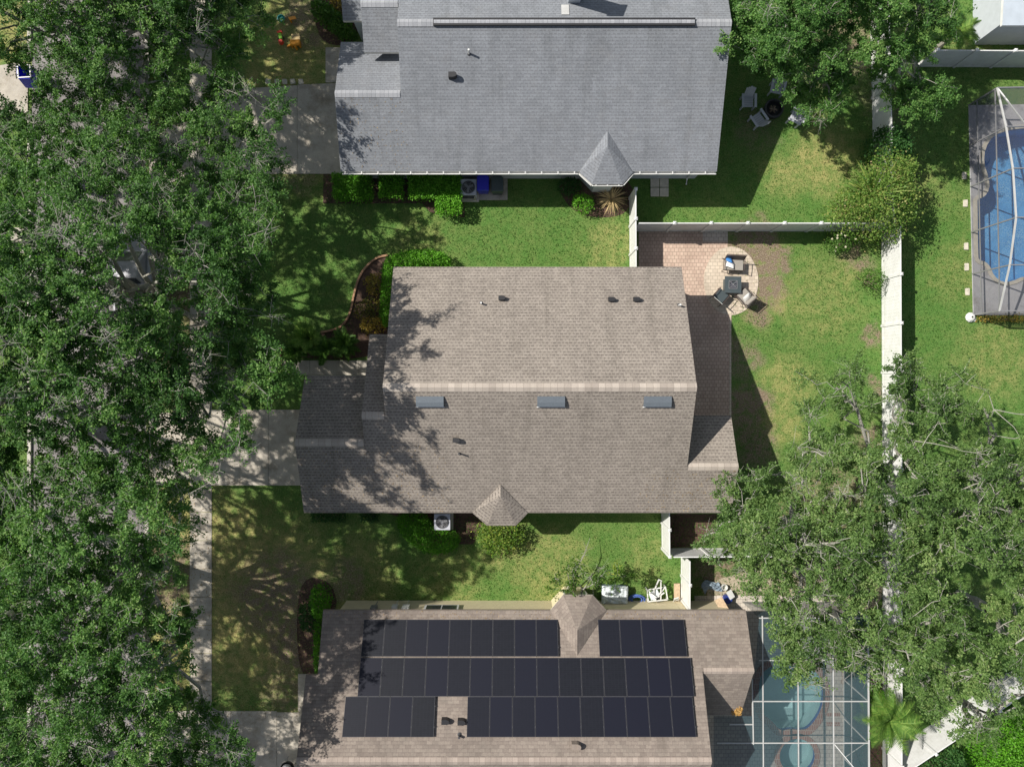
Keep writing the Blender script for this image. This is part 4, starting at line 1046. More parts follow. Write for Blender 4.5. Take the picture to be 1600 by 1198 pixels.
def wheelie(px, py, label, mat, z=1.05, w_=.58, d_=.72, rz=0, open_=False):
    q = P(px, py, z); t = thing('wheeled_bin', label, 'bin', (q.x, q.y, .05), rz, None)
    b = MB(); b.box((0, 0, .5), (w_ * .84, d_ * .84, .9), taper=1.0); vs = []
    b = MB(); lo, hi = .40, .5
    for z0, s_ in ((.04, .80), (.95, 1.0)):
        vs += [(-w_ / 2 * s_, -d_ / 2 * s_, z0), (w_ / 2 * s_, -d_ / 2 * s_, z0), (w_ / 2 * s_, d_ / 2 * s_, z0), (-w_ / 2 * s_, d_ / 2 * s_, z0)]
    b.add(vs, [(0, 3, 2, 1), (0, 1, 5, 4), (1, 2, 6, 5), (2, 3, 7, 6), (3, 0, 4, 7)])
    if open_:
        ins = [(v[0] * .92, v[1] * .92, v[2] + (.03 if v[2] < .5 else 0)) for v in vs]
        b.add(ins, [(0, 1, 2, 3), (4, 5, 1, 0), (5, 6, 2, 1), (6, 7, 3, 2), (7, 4, 0, 3)])
    b.build('body', M[mat], t, local=True)
    if open_:
        r_ = MB()
        for s1, s2 in (((-w_ / 2, -d_ / 2), (w_ / 2, -d_ / 2)), ((w_ / 2, -d_ / 2), (w_ / 2, d_ / 2)), ((w_ / 2, d_ / 2), (-w_ / 2, d_ / 2)), ((-w_ / 2, d_ / 2), (-w_ / 2, -d_ / 2))):
            r_.beam((*s1, .96), (*s2, .96), .045, .05)
        r_.build('rim', M['white_metal'], t, local=True)
        l = MB(); l.box((-w_ * .1, -d_ / 2 - .14, .62), (w_ * .9, .05, .68), M=Matrix.Rotation(-.3, 3, 'X') @ Matrix.Rotation(.1, 3, 'Y')); l.box((-w_ / 2 - .10, .06, .7), (.03, d_ * .8, .4)); l.build('lid', M[mat], t, local=True)
    else:
        l = MB(); l.box((0, 0, .99), (w_ + .04, d_ + .02, .07), taper=.93); l.box((0, d_ / 2 + .03, 1.0), (w_ * .8, .05, .05)); l.build('lid', M[mat], t, local=True)
    for sx in (-1, 1):
        wv = MB(); n = 14; 
        wv.tube([(sx * (w_ / 2 - .04), d_ / 2 * .85, .11), (sx * (w_ / 2 + .02), d_ / 2 * .85, .11)], .11, n, cap=True); wv.build('wheel', M['black'], t, local=True)
wheelie(754.5, 286.5, 'bright blue wheeled bin beside the grey house air conditioner', 'blue')
wheelie(777, 288, 'charcoal wheeled bin right of the bright blue bin', 'bin_black')
wheelie(40, 113, 'blue bin with pale rim and open lid on the left driveway', 'blue', .9, .62, .62, .06, True)
# black pole of the hose hanger beside the unit
mb = MB(); q = P(742.5, 300); mb.box((q.x, q.y, .5), (.05, .9, .03)); mb.box((q.x, q.y - .42, .25), (.05, .05, .5)); mb.box((q.x, q.y + .42, .25), (.05, .05, .5))
tag(mb.build('rail_stand', M['stone']), 'thin pale rail standing between the air conditioner and blue bin', 'rail')
# stone pad of four
t = thing('step_pad', 'square of four pale concrete slabs by the grey house wall', 'paving slabs', P(1030, 293))
for i, (a, b) in enumerate(((1016, 279), (1030.5, 279), (1016, 293.5), (1030.5, 293.5))):
    m_ = MB(); m_.prism(pxpoly(R4(a + .4, b + .4, a + 13.8, b + 13.8)), 0, .06); m_.build('slab', M['stone'], t)
def stone(px, py, w_, h_, rz, label, group):
    q = P(px, py); m_ = MB(); pts = []
    for cx_, cy_ in ((-1, -.8), (-.8, -1), (.85, -1), (1, -.85), (1, .8), (.8, 1), (-.85, 1), (-1, .8)):
        x, y = w_ / 2 * cx_ * rnd.uniform(.9, 1.05), h_ / 2 * cy_ * rnd.uniform(.9, 1.05)
        pts.append((q.x + x * math.cos(rz) - y * math.sin(rz), q.y + x * math.sin(rz) + y * math.cos(rz)))
    m_.prism(pts, -.02, .045); tag(m_.build('stepping_stone', M['stone']), label, 'stepping stone', group)
for i, px in enumerate((419, 433, 445, 457.5, 470.5)):
    stone(px, 128, .26, .26, rnd.uniform(-.2, .2), f'square stepping stone, {ordn[i]} from the left along the top driveway', 'stepping stones by the top driveway')
for i, (px, py) in enumerate(((1508, 318), (1509, 385), (1510, 417), (1511, 456), (1506, 275))):
    stone(px, py, .22, .38, 0, ['pale stone just above the middle of the right pool deck edge', 'pale stone beside the right pool deck, second of the lower three', 'pale stone beside the deck, middle of the lower run', 'pale stone nearest the deck bottom corner', 'shaded pale stone highest along the right pool deck'][i], 'stepping stones by the right pool')
# white bag
m_ = MB(); q = P(1514, 496); m_.lathe((q.x, q.y, 0), [(.02, 0), (.22, .02), (.26, .12), (.17, .24), (.05, .28)], 10); m_.lathe((q.x + .22, q.y - .12, 0), [(.02, 0), (.12, .02), (.1, .1), (.02, .13)], 8)
tag(m_.build('rock', M['white_metal']), 'white rock at the bottom corner of the right pool deck', 'rock')

# adirondack chairs
def adirondack(px, py, rz, label):
    q = P(px, py, .4); t = thing('garden_chair', label, 'chair', (q.x, q.y, 0), rz, 'grey plastic chairs round the fire pit')
    s_ = MB()
    for k in range(5): s_.box((0, .20 - k * .115, .40 - k * .012 * 0 - (k * -.006)), (.50, .10, .025))
    s_.build('seat', M['grey_plastic'], t, local=True)
    b = MB(); R_ = Matrix.Rotation(.42, 3, 'X')
    for k in range(5):
        x = (k - 2) * .1; h = .72 - abs(k - 2) * .05; c = Vector((x, -.30 - h * .2 + .02, .36 + h * .45)); b.box(c, (.088, .022, h), M=Matrix.Rotation(.42, 3, 'X'))
    b.build('backrest', M['grey_plastic'], t, local=True)
    for sx in (-1, 1):
        a = MB(); a.box((sx * .32, -.02, .60), (.12, .70, .03)); a.build('armrest', M['grey_plastic'], t, local=True)
        for yy in (.24, -.30):
            l = MB(); l.box((sx * .31, yy, .295), (.05, .09, .59)); l.build('leg', M['grey_plastic'], t, local=True)
adirondack(1169, 160, math.pi * 1.0 + 3.14 + math.pi, 'grey garden chair at the left of the dark fire pit')
adirondack(1184, 186, -2.55 + math.pi, 'grey garden chair turned diagonally below the dark fire pit')
adirondack(1214, 139, math.pi - .2, 'grey garden chair above the fire pit, touched by oak leaves')
adirondack(1243, 183, 1.1, 'garden chair partly in sun to the right of the fire pit')
q = P(1206, 173); t = thing('fire_pit', 'round dark fire pit shaded between the grey garden chairs', 'fire pit', q)
m_ = MB(); m_.lathe((0, 0, 0), [(.46, 0), (.50, .32), (.46, .34), (.40, .32), (.36, .1), (.01, .08)], 24); m_.build('bowl', M['black'], t, local=True)
m_ = MB()
for k in range(5):
    a = k * 1.3; m_.tube([(.2 * math.cos(a), .2 * math.sin(a), .16), (-.2 * math.cos(a + .3), -.18 * math.sin(a), .26)], .04, 7, cap=True)
m_.build('logs', M['bark_dark'], t, local=True)
# fire table
q = P(1145, 445, .6); t = thing('fire_table', 'square charcoal fire table on the round patio', 'table', (q.x, q.y, .03), -.02)
m_ = MB()
for sx, sy, a, b in ((0, .31, .84, .22), (0, -.31, .84, .22), (.31, 0, .22, .40), (-.31, 0, .22, .40)): m_.box((sx, sy, .60), (a, b, .05))
m_.build('tabletop', M['bin_black'], t, local=True)
m_ = MB(); m_.box((0, 0, .28), (.66, .66, .56)); m_.build('base', M['bin_black'], t, local=True)
m_ = MB()
for sx, sy, a, b in ((0, .205, .44, .02), (0, -.205, .44, .02), (.21, 0, .02, .42), (-.21, 0, .02, .42)): m_.box((sx, sy, .635), (a, b, .03))
for sx in (-1, 1): m_.beam((sx * .2, .19, .64), (-sx * .02, 0, .66), .018); m_.beam((sx * .2, -.19, .64), (-sx * .02, 0, .66), .018)
m_.build('burner_frame', M['grey_metal'], t, local=True)
m_ = MB()
for k in range(46):
    m_.box((rnd.uniform(-.17, .17), rnd.uniform(-.17, .17), .59 + rnd.uniform(0, .03)), (.05, .045, .04), rnd.random() * 3)
m_.build('lava_rock', M['lava'], t, local=True)
def patio_chair(px, py, rz, label, wide=.62, cushions=(), seat='fabric_grey', back='brown_frame', group='patio seats round the fire table', name='patio_chair'):
    q = P(px, py, .5); t = thing(name, label, 'chair' if wide < 1 else 'bench', (q.x, q.y, .03), rz, group); w_ = wide
    s_ = MB(); s_.box((0, 0, .42), (w_ - .08, .52, .12)); s_.build('seat', M[seat], t, local=True)
    b = MB(); b.box((0, -.34, .62), (w_ - .06, .045, .48), M=Matrix.Rotation(.28, 3, 'X')); b.build('backrest', M[back], t, local=True)
    f = MB()
    for sx in (-1, 1):
        X = sx * w_ / 2
        f.tube([(X, -.44, .92), (X, -.30, .5), (X, -.26, .36), (X, .26, .34), (X, .28, .0)], .018, 6); f.tube([(X, -.30, .40), (X, -.40, 0)], .018, 6)
        f.tube([(X, -.36, .62), (X, -.05, .63), (X, .28, .60), (X, .28, .34)], .018, 6)
    f.tube([(-w_ / 2, -.44, .92), (w_ / 2, -.44, .92)], .018, 6); f.tube([(-w_ / 2, .27, .35), (w_ / 2, .27, .35)], .016, 6)
    f.build('frame', M['brown_frame'], t, local=True)
    for (x, y, z, sx, sy, sz, mt, tilt, rr) in cushions:
        c = MB(); n = 8; vs = []; 
        for i in range(n + 1):
            for j in range(n + 1):
                u_, v_ = i / n * 2 - 1, j / n * 2 - 1
                hgt = (1 - abs(u_) ** 3) * (1 - abs(v_) ** 3); vs.append((u_ * sx / 2, v_ * sy / 2, hgt * sz / 2))
        m1 = len(vs); vs += [(a, b2, -c2) for a, b2, c2 in vs]
        fs = [(i * (n + 1) + j, (i + 1) * (n + 1) + j, (i + 1) * (n + 1) + j + 1, i * (n + 1) + j + 1) for i in range(n) for j in range(n)]
        fs += [tuple(m1 + k for k in f_[::-1]) for f_ in fs]
        Rm = Matrix.Rotation(rr, 3, 'Z') @ Matrix.Rotation(tilt, 3, 'X'); c.add([Vector((x, y, z)) + Rm @ Vector(v) for v in vs], fs)
        c.build('cushion', M[mt], t, local=True, smooth=True)
patio_chair(1147, 414, math.pi - .05, 'brown framed love seat with blue and white pillows by the fire table', 1.0,
            [(.30, -.22, .60, .36, .40, .14, 'fabric_blue', .9, -.35), (.22, -.02, .54, .42, .40, .14, 'fabric_white', .45, -.3)], name='love_seat')
patio_chair(1127, 462, -.62 - .1, 'pale sling patio chair at the shade edge left of the fire table', .62, seat='bin_black', back='fabric_sling')
patio_chair(1163, 462, .72, 'taupe patio chair with white cushion lower right of the fire table', .66,
            [(0, -.16, .58, .44, .42, .15, 'fabric_white', .7, 0)], back='fabric_grey')
# truck
q = P(207, 424, .9); t = thing('pickup_truck', 'silver pickup truck parked by the kerb under the oaks', 'truck', (q.x, q.y, 0), math.radians(1))
b = MB()
def loft(mb, secs, mi=0):
    n = len(secs[0]); vs = [v for s_ in secs for v in s_]
    mb.add(vs, [(k * n + i, k * n + (i + 1) % n, (k + 1) * n + (i + 1) % n, (k + 1) * n + i) for k in range(len(secs) - 1) for i in range(n)] + [tuple(range(n - 1, -1, -1)), tuple(range(len(vs) - n, len(vs)))], mi)
def sec(y, w_, z0, z1, c=.1): return [(-w_, y, z0), (w_, y, z0), (w_, y, z1 - c), (w_ - c, y, z1), (-w_ + c, y, z1), (-w_, y, z1 - c)]
loft(b, [sec(2.65, .78, .4, .78), sec(2.5, .92, .3, .98), sec(1.2, .97, .3, 1.08), sec(.9, .97, .3, 1.1), sec(-.75, .97, .3, 1.1), sec(-2.6, .96, .3, 1.1), sec(-2.7, .92, .4, 1.05)]); b.build('body', M['silver'], t, local=True)
b = MB(); b.box((0, -1.7, 1.11), (1.6, 1.65, .02)); b.build('cargo_bed', M['black'], t, local=True)
b = MB(); loft(b, [sec(1.0, .84, 1.05, 1.15, .05), sec(.35, .76, 1.05, 1.75), sec(-.45, .76, 1.05, 1.77), sec(-.72, .80, 1.05, 1.2, .05)]); b.build('cab', M['silver'], t, local=True)
b = MB(); b.add([(-.7, .93, 1.27), (.7, .93, 1.27), (.62, .40, 1.73), (-.62, .40, 1.73)], [(0, 1, 2, 3)]); b.build('windscreen', M['glass_dark'], t, local=True)
b = MB(); b.add([(-.66, -.70, 1.3), (.66, -.70, 1.3), (.6, -.50, 1.73), (-.6, -.50, 1.73)], [(3, 2, 1, 0)]); b.build('rear_window', M['glass_dark'], t, local=True)
for sx in (-1, 1):
    for yy in (1.7, -1.75):
        b = MB(); b.tube([(sx * .80, yy, .38), (sx * .99, yy, .38)], .38, 18, cap=True); b.build('wheel', M['black'], t, local=True)
    b = MB(); b.box((sx * 1.08, .75, 1.2), (.2, .1, .16)); b.build('wing_mirror', M['silver'], t, local=True)
    b = MB(); b.box((sx * .7, 2.58, .82), (.3, .1, .16)); b.build('headlight', M['white_metal'], t, local=True)

# toys
q = P(461, 67, .3); t = thing('toy_playset', 'orange and yellow plastic playset on the shaded front lawn', 'toy', (q.x, q.y, 0), .05)
m_ = MB(); m_.box((0, 0, .28), (.50, .28, .10)); m_.box((-.2, 0, .14), (.06, .3, .28)); m_.box((.2, 0, .14), (.06, .3, .28)); m_.cyl((0, -.2, 0), .06, .32, 10); m_.tube([(-.22, -.02, .2), (-.48, -.05, .02)], .05, 8, cap=True); m_.build('frame', M['orange'], t, local=True)
m_ = MB(); m_.box((.02, .32, .18), (.44, .36, .04)); m_.build('seat', M['cane'], t, local=True)
q = P(437, 58, .3); t = thing('ride_on_toy', 'small red and lime ride on toy on the front lawn', 'toy', (q.x, q.y, 0), .25)
m_ = MB(); m_.box((.02, .08, .22), (.16, .3, .08)); m_.build('seat', M['lime'], t, local=True)
m_ = MB(); m_.cyl((-.03, -.18, .05), .13, .2, 12, .10); m_.build('bonnet', M['red'], t, local=True)
m_ = MB(); m_.box((.05, .28, .22), (.24, .1, .2)); m_.build('handlebar', M['red'], t, local=True)
for sx in (-1, 1):
    m_ = MB(); m_.tube([(sx * .12, 0, .08), (sx * .16, 0, .08)], .08, 10, cap=True); m_.build('wheel', M['black'], t, local=True)
q = P(456, 27, .3); t = thing('toy_slide', 'small orange toy slide near the top lawn shrubs', 'toy', (q.x, q.y, 0), .5)
m_ = MB(); m_.box((0, 0, .2), (.36, .16, .04), M=Matrix.Rotation(.5, 3, 'Y')); m_.box((-.15, 0, .15), (.06, .18, .3)); m_.build('chute', M['orange'], t, local=True)
q = P(437, 26, .3); m_ = MB(); m_.lathe((q.x, q.y, 0), [(.02, 0), (.18, .02), (.2, .12), (.17, .13), (.15, .04), (.02, .04)], 14); tag(m_.build('toy_bucket', M['teal']), 'teal plastic tub half hidden under the top left oak', 'bucket')
# kettle grill at the bottom edge
q = P(449, 1200, .7); t = thing('kettle_grill', 'black round grill with grey lid at the bottom driveway edge', 'grill', (q.x, q.y, .04))
m_ = MB(); m_.lathe((0, 0, 0), [(.05, .42), (.3, .5), (.36, .68), (.34, .72)], 24); m_.build('bowl', M['black'], t, local=True)
m_ = MB(); m_.lathe((0, 0, 0), [(.27, .73), (.22, .82), (.1, .88), (.01, .9)], 24); m_.build('lid', M['grey_metal'], t, local=True)
for k in range(3):
    a = k * 2.09; m_ = MB(); m_.tube([(.15 * math.cos(a), .15 * math.sin(a), .5), (.33 * math.cos(a), .33 * math.sin(a), 0)], .015, 6); m_.build('leg', M['grey_metal'], t, local=True)

# clutter north of the solar house
q = P(961, 930, .6); t = thing('deck_box', 'large pale covered storage box under the leaning bush', 'storage box', (q.x, q.y, 0), -.03)
m_ = MB(); m_.box((0, 0, .28), (1.25, .8, .56)); m_.build('body', M['steel_blue'], t, local=True)
m_ = MB(); n = 14; vs = [((i / n - .5) * 1.34, (j / n - .5) * .92, .62 + .05 * math.sin(i * 1.3 + j * .7) * math.cos(j * 1.1 - i * .4) - (.10 if i in (0, n) or j in (0, n) else 0)) for i in range(n + 1) for j in range(n + 1)]
m_.add(vs, [(i * (n + 1) + j, (i + 1) * (n + 1) + j, (i + 1) * (n + 1) + j + 1, i * (n + 1) + j + 1) for i in range(n) for j in range(n)]); m_.build('cover', M['tarp'], t, local=True)
q = P(995, 936, .1); m_ = MB(); pts = []
for k in range(150):
    a = k * .35; r_ = .28 + .08 * math.sin(k * .21); pts.append((q.x + r_ * math.cos(a) * 1.2, q.y + r_ * .7 * math.sin(a), .03 + k * .0012 + .03 * math.sin(k * .5)))
m_.tube(pts, .016, 6); tag(m_.build('garden_hose', M['hose']), 'tangled blue hose between the storage box and white frames', 'hose')
q = P(1028, 930, .6); t = thing('wheelbarrow', 'white framed garden cart with black wheel beside the fence', 'cart', (q.x, q.y, 0), .1)
m_ = MB()
for a, b_ in (((-.5, -.3, .45), (.5, -.3, .45)), ((-.5, .3, .45), (.45, .35, .45)), ((-.5, -.3, .45), (-.5, .3, .45)), ((.5, -.3, .45), (.45, .35, .45)), ((-.2, -.3, .45), (-.15, .35, .5)), ((.15, -.3, .45), (.2, .7, .7)), ((-.1, .3, .45), (.1, .85, .75)), ((-.5, .3, .45), (-.1, -.1, .6)), ((.45, .35, .45), (0, 0, .62)),
               ((-.5, -.3, .45), (-.5, -.3, 0)), ((.5, -.3, .45), (.5, -.3, 0)), ((-.5, .3, .45), (-.5, .3, 0)), ((.45, .35, .45), (.45, .35, 0)), ((.1, .85, .75), (.25, .75, .7)), ((0, -.1, .5), (.35, .1, .55)), ((-.35, .1, .5), (-.1, -.25, .52))): m_.beam(a, b_, .055)
m_.build('frame', M['white'], t, local=True)
m_ = MB(); m_.lathe((.05, -.28, .30), [(.05, 0), (.13, 0), (.15, .04), (.13, .08), (.05, .08)], 16); m_.build('wheel', M['black'], t, local=True)
m_ = MB(); m_.box((-.15, 0, .4), (.5, .4, .05), .3); m_.build('tray', M['tarp'], t, local=True)
q = P(1057, 938, .4); t = thing('folding_chair', 'small white folded chair leaning beside the fence', 'chair', (q.x, q.y, 0), .3)
m_ = MB()
for a, b_ in (((-.15, -.2, .05), (-.1, .2, .6)), ((.15, -.2, .05), (.12, .2, .6)), ((-.15, -.2, .05), (.15, -.2, .05)), ((-.1, .2, .6), (.12, .2, .6)), ((-.13, 0, .3), (.14, .02, .35))): m_.beam(a, b_, .04)
m_.build('frame', M['white'], t, local=True)
m_ = MB(); m_.box((0, .1, .46), (.22, .16, .02), M=Matrix.Rotation(.95, 3, 'X')); m_.build('backrest', M['tarp'], t, local=True)
m_ = MB(); q = P(1058, 925, .1); m_.box((q.x, q.y, .05), (.3, .9, .1)); tag(m_.build('planter_box', M['wood']), 'low brown timber planter against the fence near the cart', 'planter')
# clutter east of that fence
q = P(1113, 918, .4); t = thing('canopy_bundle', 'crumpled blue grey canvas heap beyond the white fence', 'canvas', (q.x, q.y, 0), .4)
m_ = MB(); n = 10
vs = [((i / n - .5) * .9, (j / n - .5) * .5 + .18 * math.sin(i * .5), .15 + .28 * math.exp(-((i / n - .5) ** 2 + (j / n - .5) ** 2) * 6) + .05 * math.sin(i * 2.1) * math.cos(j * 1.7)) for i in range(n + 1) for j in range(n + 1)]
m_.add(vs, [(i * (n + 1) + j, (i + 1) * (n + 1) + j, (i + 1) * (n + 1) + j + 1, i * (n + 1) + j + 1) for i in range(n) for j in range(n)]); m_.build('cloth', M['steel_blue'], t, local=True)
m_ = MB(); m_.tube([(-.5, .1, .05), (0, .3, .25), (.5, -.1, .05)], .02, 6); m_.build('pole', M['grey_metal'], t, local=True)
q = P(1140, 933, .4); t = thing('cooler', 'navy cooler with white lid beyond the white fence', 'cooler', (q.x, q.y, 0), .5)
m_ = MB(); m_.cyl((-.12, -.08, 0), .2, .36, 18, .22); m_.build('tub', M['navy'], t, local=True)
m_ = MB(); m_.box((.12, .08, .34), (.30, .42, .05), M=Matrix.Rotation(.25, 3, 'Y')); m_.build('lid', M['white'], t, local=True)
m_ = MB(); a, b_ = P(1122, 935, .8), P(1134, 958, .8); m_.beam((a.x, a.y, .8), (b_.x, b_.y - .1, 1.6), .42, .03); tag(m_.build('timber_board', M['wood']), 'bare timber board leaning on the beige wall by the cooler', 'board')
q = P(1133, 918, .3); m_ = MB(); m_.lathe((q.x, q.y, 0), [(.01, 0), (.13, 0), (.16, .25), (.14, .25), (.11, .03), (.01, .03)], 16); tag(m_.build('bucket', M['white']), 'small white bucket beside the navy cooler', 'bucket')
# bed edging
def edging(pts, label):
    pts = smooth_poly_open(pts, 3); m_ = MB()
    for i in range(len(pts) - 1):
        a, b_ = P(*pts[i]), P(*pts[i + 1]); m_.beam((a.x, a.y, .05), (b_.x, b_.y, .05), .10, .12)
    tag(m_.build('bed_edging', M['brick_edge']), label, 'edging')
def smooth_poly_open(pts, it):
    for _ in range(it):
        o = [pts[0]]
        for i in range(len(pts) - 1):
            a, b_ = pts[i], pts[i + 1]; o += [(a[0] * .75 + b_[0] * .25, a[1] * .75 + b_[1] * .25), (a[0] * .25 + b_[0] * .75, a[1] * .25 + b_[1] * .75)]
        pts = o + [pts[-1]]
    return pts
edging([(606, 399), (586, 403), (563, 427), (553, 460), (548, 490), (535, 510), (520, 516), (502, 519)], 'curved orange brown edging round the dark mulch bed')
edging([(440, 545), (438, 560), (442, 580)], 'short brown edging by the oak at the front path')
# leaf pile on roof
q = P(1160, 1112, 3.3); n = 900; pts = np.column_stack([NR.normal(q.x, .16, n), NR.normal(-15.72, .13, n)]); pts = pts[(pts[:, 1] > -15.86) & (pts[:, 0] < 10.95)]
zz = np.array([wz - .48 * (-13.27 - y) + .02 + abs(NR.normal(0, .03)) for _, y in pts])
tag(leafcards('leaf_litter', np.column_stack([pts, zz]), NR.normal(size=(len(pts), 3)) * .4 + [0, 0, 1], np.full(len(pts), .08), np.full(len(pts), .05), NR.random(len(pts)), M['litter_orange']), 'orange leaf litter heaped at the brown roof corner', 'leaf litter', kind='stuff')

# ---------------------------------------------------------------- shrubs and hedges
shrub('hedge', 'low dark clipped hedge block at the west end of the grey house', 'hedge', [(520, 272), (581, 272), (582, 311), (560, 316), (522, 312)], 1.0, M['leaf_hedge'], 900, .09, 'clipped hedges by the grey house', True, tone=-.1)
shrub('hedge', 'small square clipped hedge block, second from the west corner', 'hedge', R4(593, 272, 630, 310), 1.0, M['leaf_hedge'], 900, .09, 'clipped hedges by the grey house', True)
shrub('hedge', 'bright L shaped clipped hedge beside the grey house air conditioner', 'hedge', [(639, 273), (721, 273), (722, 335), (681, 335), (680, 311), (639, 311)], 1.05, M['leaf_hedge'], 950, .09, 'clipped hedges by the grey house', True, tone=.1)
shrub('hedge', 'rounded green hedge at the tan roof north west corner', 'hedge', smooth_poly([(606, 402), (628, 391), (660, 388), (690, 391), (706, 405), (702, 420), (615, 422)], 2), 1.1, M['leaf_hedge'], 900, .085, None, tone=.05)
shrub('hedge', 'leafy green strip down the west wall of the tan roofed house', 'hedge', smooth_poly([(598, 400), (618, 400), (612, 500), (606, 512), (592, 508), (594, 460)], 2), 1.0, M['leaf_hedge'], 800, .09, None)
shrub('shrub', 'bronze and yellow shrub in the upper mulch bed', 'shrub', smooth_poly([(568, 430), (590, 425), (600, 445), (590, 462), (570, 458)], 2), .9, M['leaf_croton'], 330, .1, 'bronze shrubs in the mulch bed')
shrub('shrub', 'thin olive bronze shrub in the middle mulch bed', 'shrub', smooth_poly([(552, 475), (575, 462), (602, 470), (604, 490), (570, 500), (553, 495)], 2), .9, M['leaf_croton'], 240, .1, 'bronze shrubs in the mulch bed', tone=-.3)
shrub('shrub', 'bright bronze shrub at the lower mulch bed by the eave', 'shrub', smooth_poly([(560, 500), (585, 492), (604, 500), (600, 516), (575, 521), (560, 515)], 2), .9, M['leaf_croton'], 400, .1, 'bronze shrubs in the mulch bed', tone=.15)
shrub('shrub', 'low dark shrub row under the tan roof, west of the air conditioner', 'shrub', [(484, 800), (540, 800), (540, 815), (486, 816)], .8, M['leaf_dark'], 700, .09, None)
shrub('shrub', 'second small dark shrub under the tan roof south eave', 'shrub', [(562, 800), (590, 800), (590, 816), (562, 816)], .8, M['leaf_dark'], 700, .09, None)
shrub('shrub', 'large green shrub below the tan roof air conditioner', 'shrub', smooth_poly([(618, 803), (650, 800), (668, 808), (675, 825), (700, 828), (718, 838), (716, 856), (695, 867), (660, 866), (640, 850), (620, 832)], 2), 1.25, M['leaf_hedge'], 800, .085, None, tone=-.15)
shrub('shrub', 'small lime shrub by the grey house bay', 'shrub', smooth_poly([(895, 303), (915, 300), (930, 312), (925, 330), (908, 334), (896, 322)], 2), .9, M['leaf_hedge'], 600, .08, None, tone=0)
shrub('shrub', 'dark shaded shrub against the grey house wall near its bay', 'shrub', smooth_poly([(872, 278), (905, 276), (912, 296), (885, 306), (872, 296)], 2), .9, M['leaf_dark'], 600, .09, None)
shrub('shrub', 'bright green bush at the north west corner of the solar house', 'shrub', smooth_poly([(482, 922), (500, 915), (514, 930), (512, 955), (500, 970), (484, 960)], 2), 1.5, M['leaf_hedge'], 700, .1, None, tone=-.15)
shrub('shrub', 'dull green bush left of the bright one by the solar house', 'shrub', smooth_poly([(463, 945), (485, 940), (495, 965), (490, 990), (468, 985)], 2), 1.1, M['leaf_dark'], 500, .1, None)
shrub('hedge', 'narrow hedge strip along the solar house west wall', 'hedge', smooth_poly([(490, 960), (506, 962), (503, 1050), (489, 1052)], 1), .9, M['leaf_hedge'], 800, .09, None, tone=-.05)
shrub('shrub', 'dark leafy shrubs by the grey house porch', 'shrub', smooth_poly([(483, 5), (500, -5), (530, 15), (552, 40), (560, 62), (530, 60), (505, 35), (485, 20)], 2), 1.2, M['leaf_shrub'], 500, .14, None)
shrub('shrub', 'copper leaved shrub touching the grey house porch roof', 'shrub', smooth_poly([(508, -15), (535, -15), (537, 25), (520, 20)], 2), 1.0, M['leaf_croton'], 400, .1, None)
shrub('shrub', 'rose bush with cream flowers inside the fence corner', 'shrub', smooth_poly([(1292, 375), (1305, 360), (1330, 358), (1350, 372), (1335, 388), (1312, 394), (1296, 388)], 2), 1.3, M['leaf_shrub'], 420, .09, None, flowers=12)
shrub('shrub', 'loose green bush leaning on the sunlit east fence', 'shrub', smooth_poly([(1340, 428), (1362, 415), (1388, 425), (1384, 445), (1372, 460), (1350, 445)], 2), 1.4, M['leaf_shrub'], 300, .085, None, tone=.1)
shrub('shrub', 'sprawling olive bush over the fence corner, dry at its tips', 'shrub', smooth_poly([(1338, 300), (1346, 268), (1366, 262), (1372, 236), (1392, 222), (1405, 240), (1418, 236), (1438, 262), (1428, 285), (1447, 305), (1426, 316), (1440, 345), (1414, 348), (1408, 380), (1388, 362), (1368, 376), (1352, 352), (1322, 358), (1290, 346), (1318, 328), (1306, 306)], 1), 3.2, M['leaf_vine'], 620, .11, None, ragged=.34, nstem=60, tone=.03, hollow=.32)
shrub('shrub', 'dark green climber beside the north fence panels', 'shrub', smooth_poly([(1372, 200), (1400, 190), (1425, 215), (1432, 245), (1400, 262), (1370, 260), (1362, 238)], 2), 2.4, M['leaf_dark'], 700, .12, None, ragged=.15, tone=.15)
shrub('shrub', 'yellowing low shrub at the west foot of the sprawling bush', 'shrub', smooth_poly([(1312, 300), (1338, 290), (1345, 330), (1325, 345), (1303, 335)], 2), 1.3, M['leaf_yellow'], 260, .09, None, ragged=.15)
shrub('shrub', 'green planting along the lower pool cage east wall', 'shrub', smooth_poly([(1362, 1075), (1382, 1070), (1385, 1120), (1364, 1130)], 2), 1.6, M['leaf_hedge'], 600, .11, None, tone=-.15)
shrub('shrub', 'deep green bush beyond the slanting fence', 'shrub', smooth_poly([(1440, 1215), (1470, 1188), (1495, 1172), (1510, 1180), (1520, 1230), (1450, 1240)], 2), 2.2, M['leaf_dark'], 800, .11, None, tone=.25)
shrub('shrub', 'lime green bush in the bottom right corner', 'shrub', smooth_poly([(1525, 1190), (1560, 1150), (1620, 1110), (1660, 1150), (1640, 1240), (1540, 1250)], 2), 2.2, M['leaf_hedge'], 700, .11, None, tone=0)
shrub('shrub', 'small mixed plants at the foot of the right pool cage', 'shrub', [(1528, 494), (1600, 492), (1600, 503), (1530, 502)], .5, M['leaf_croton'], 500, .08, None)

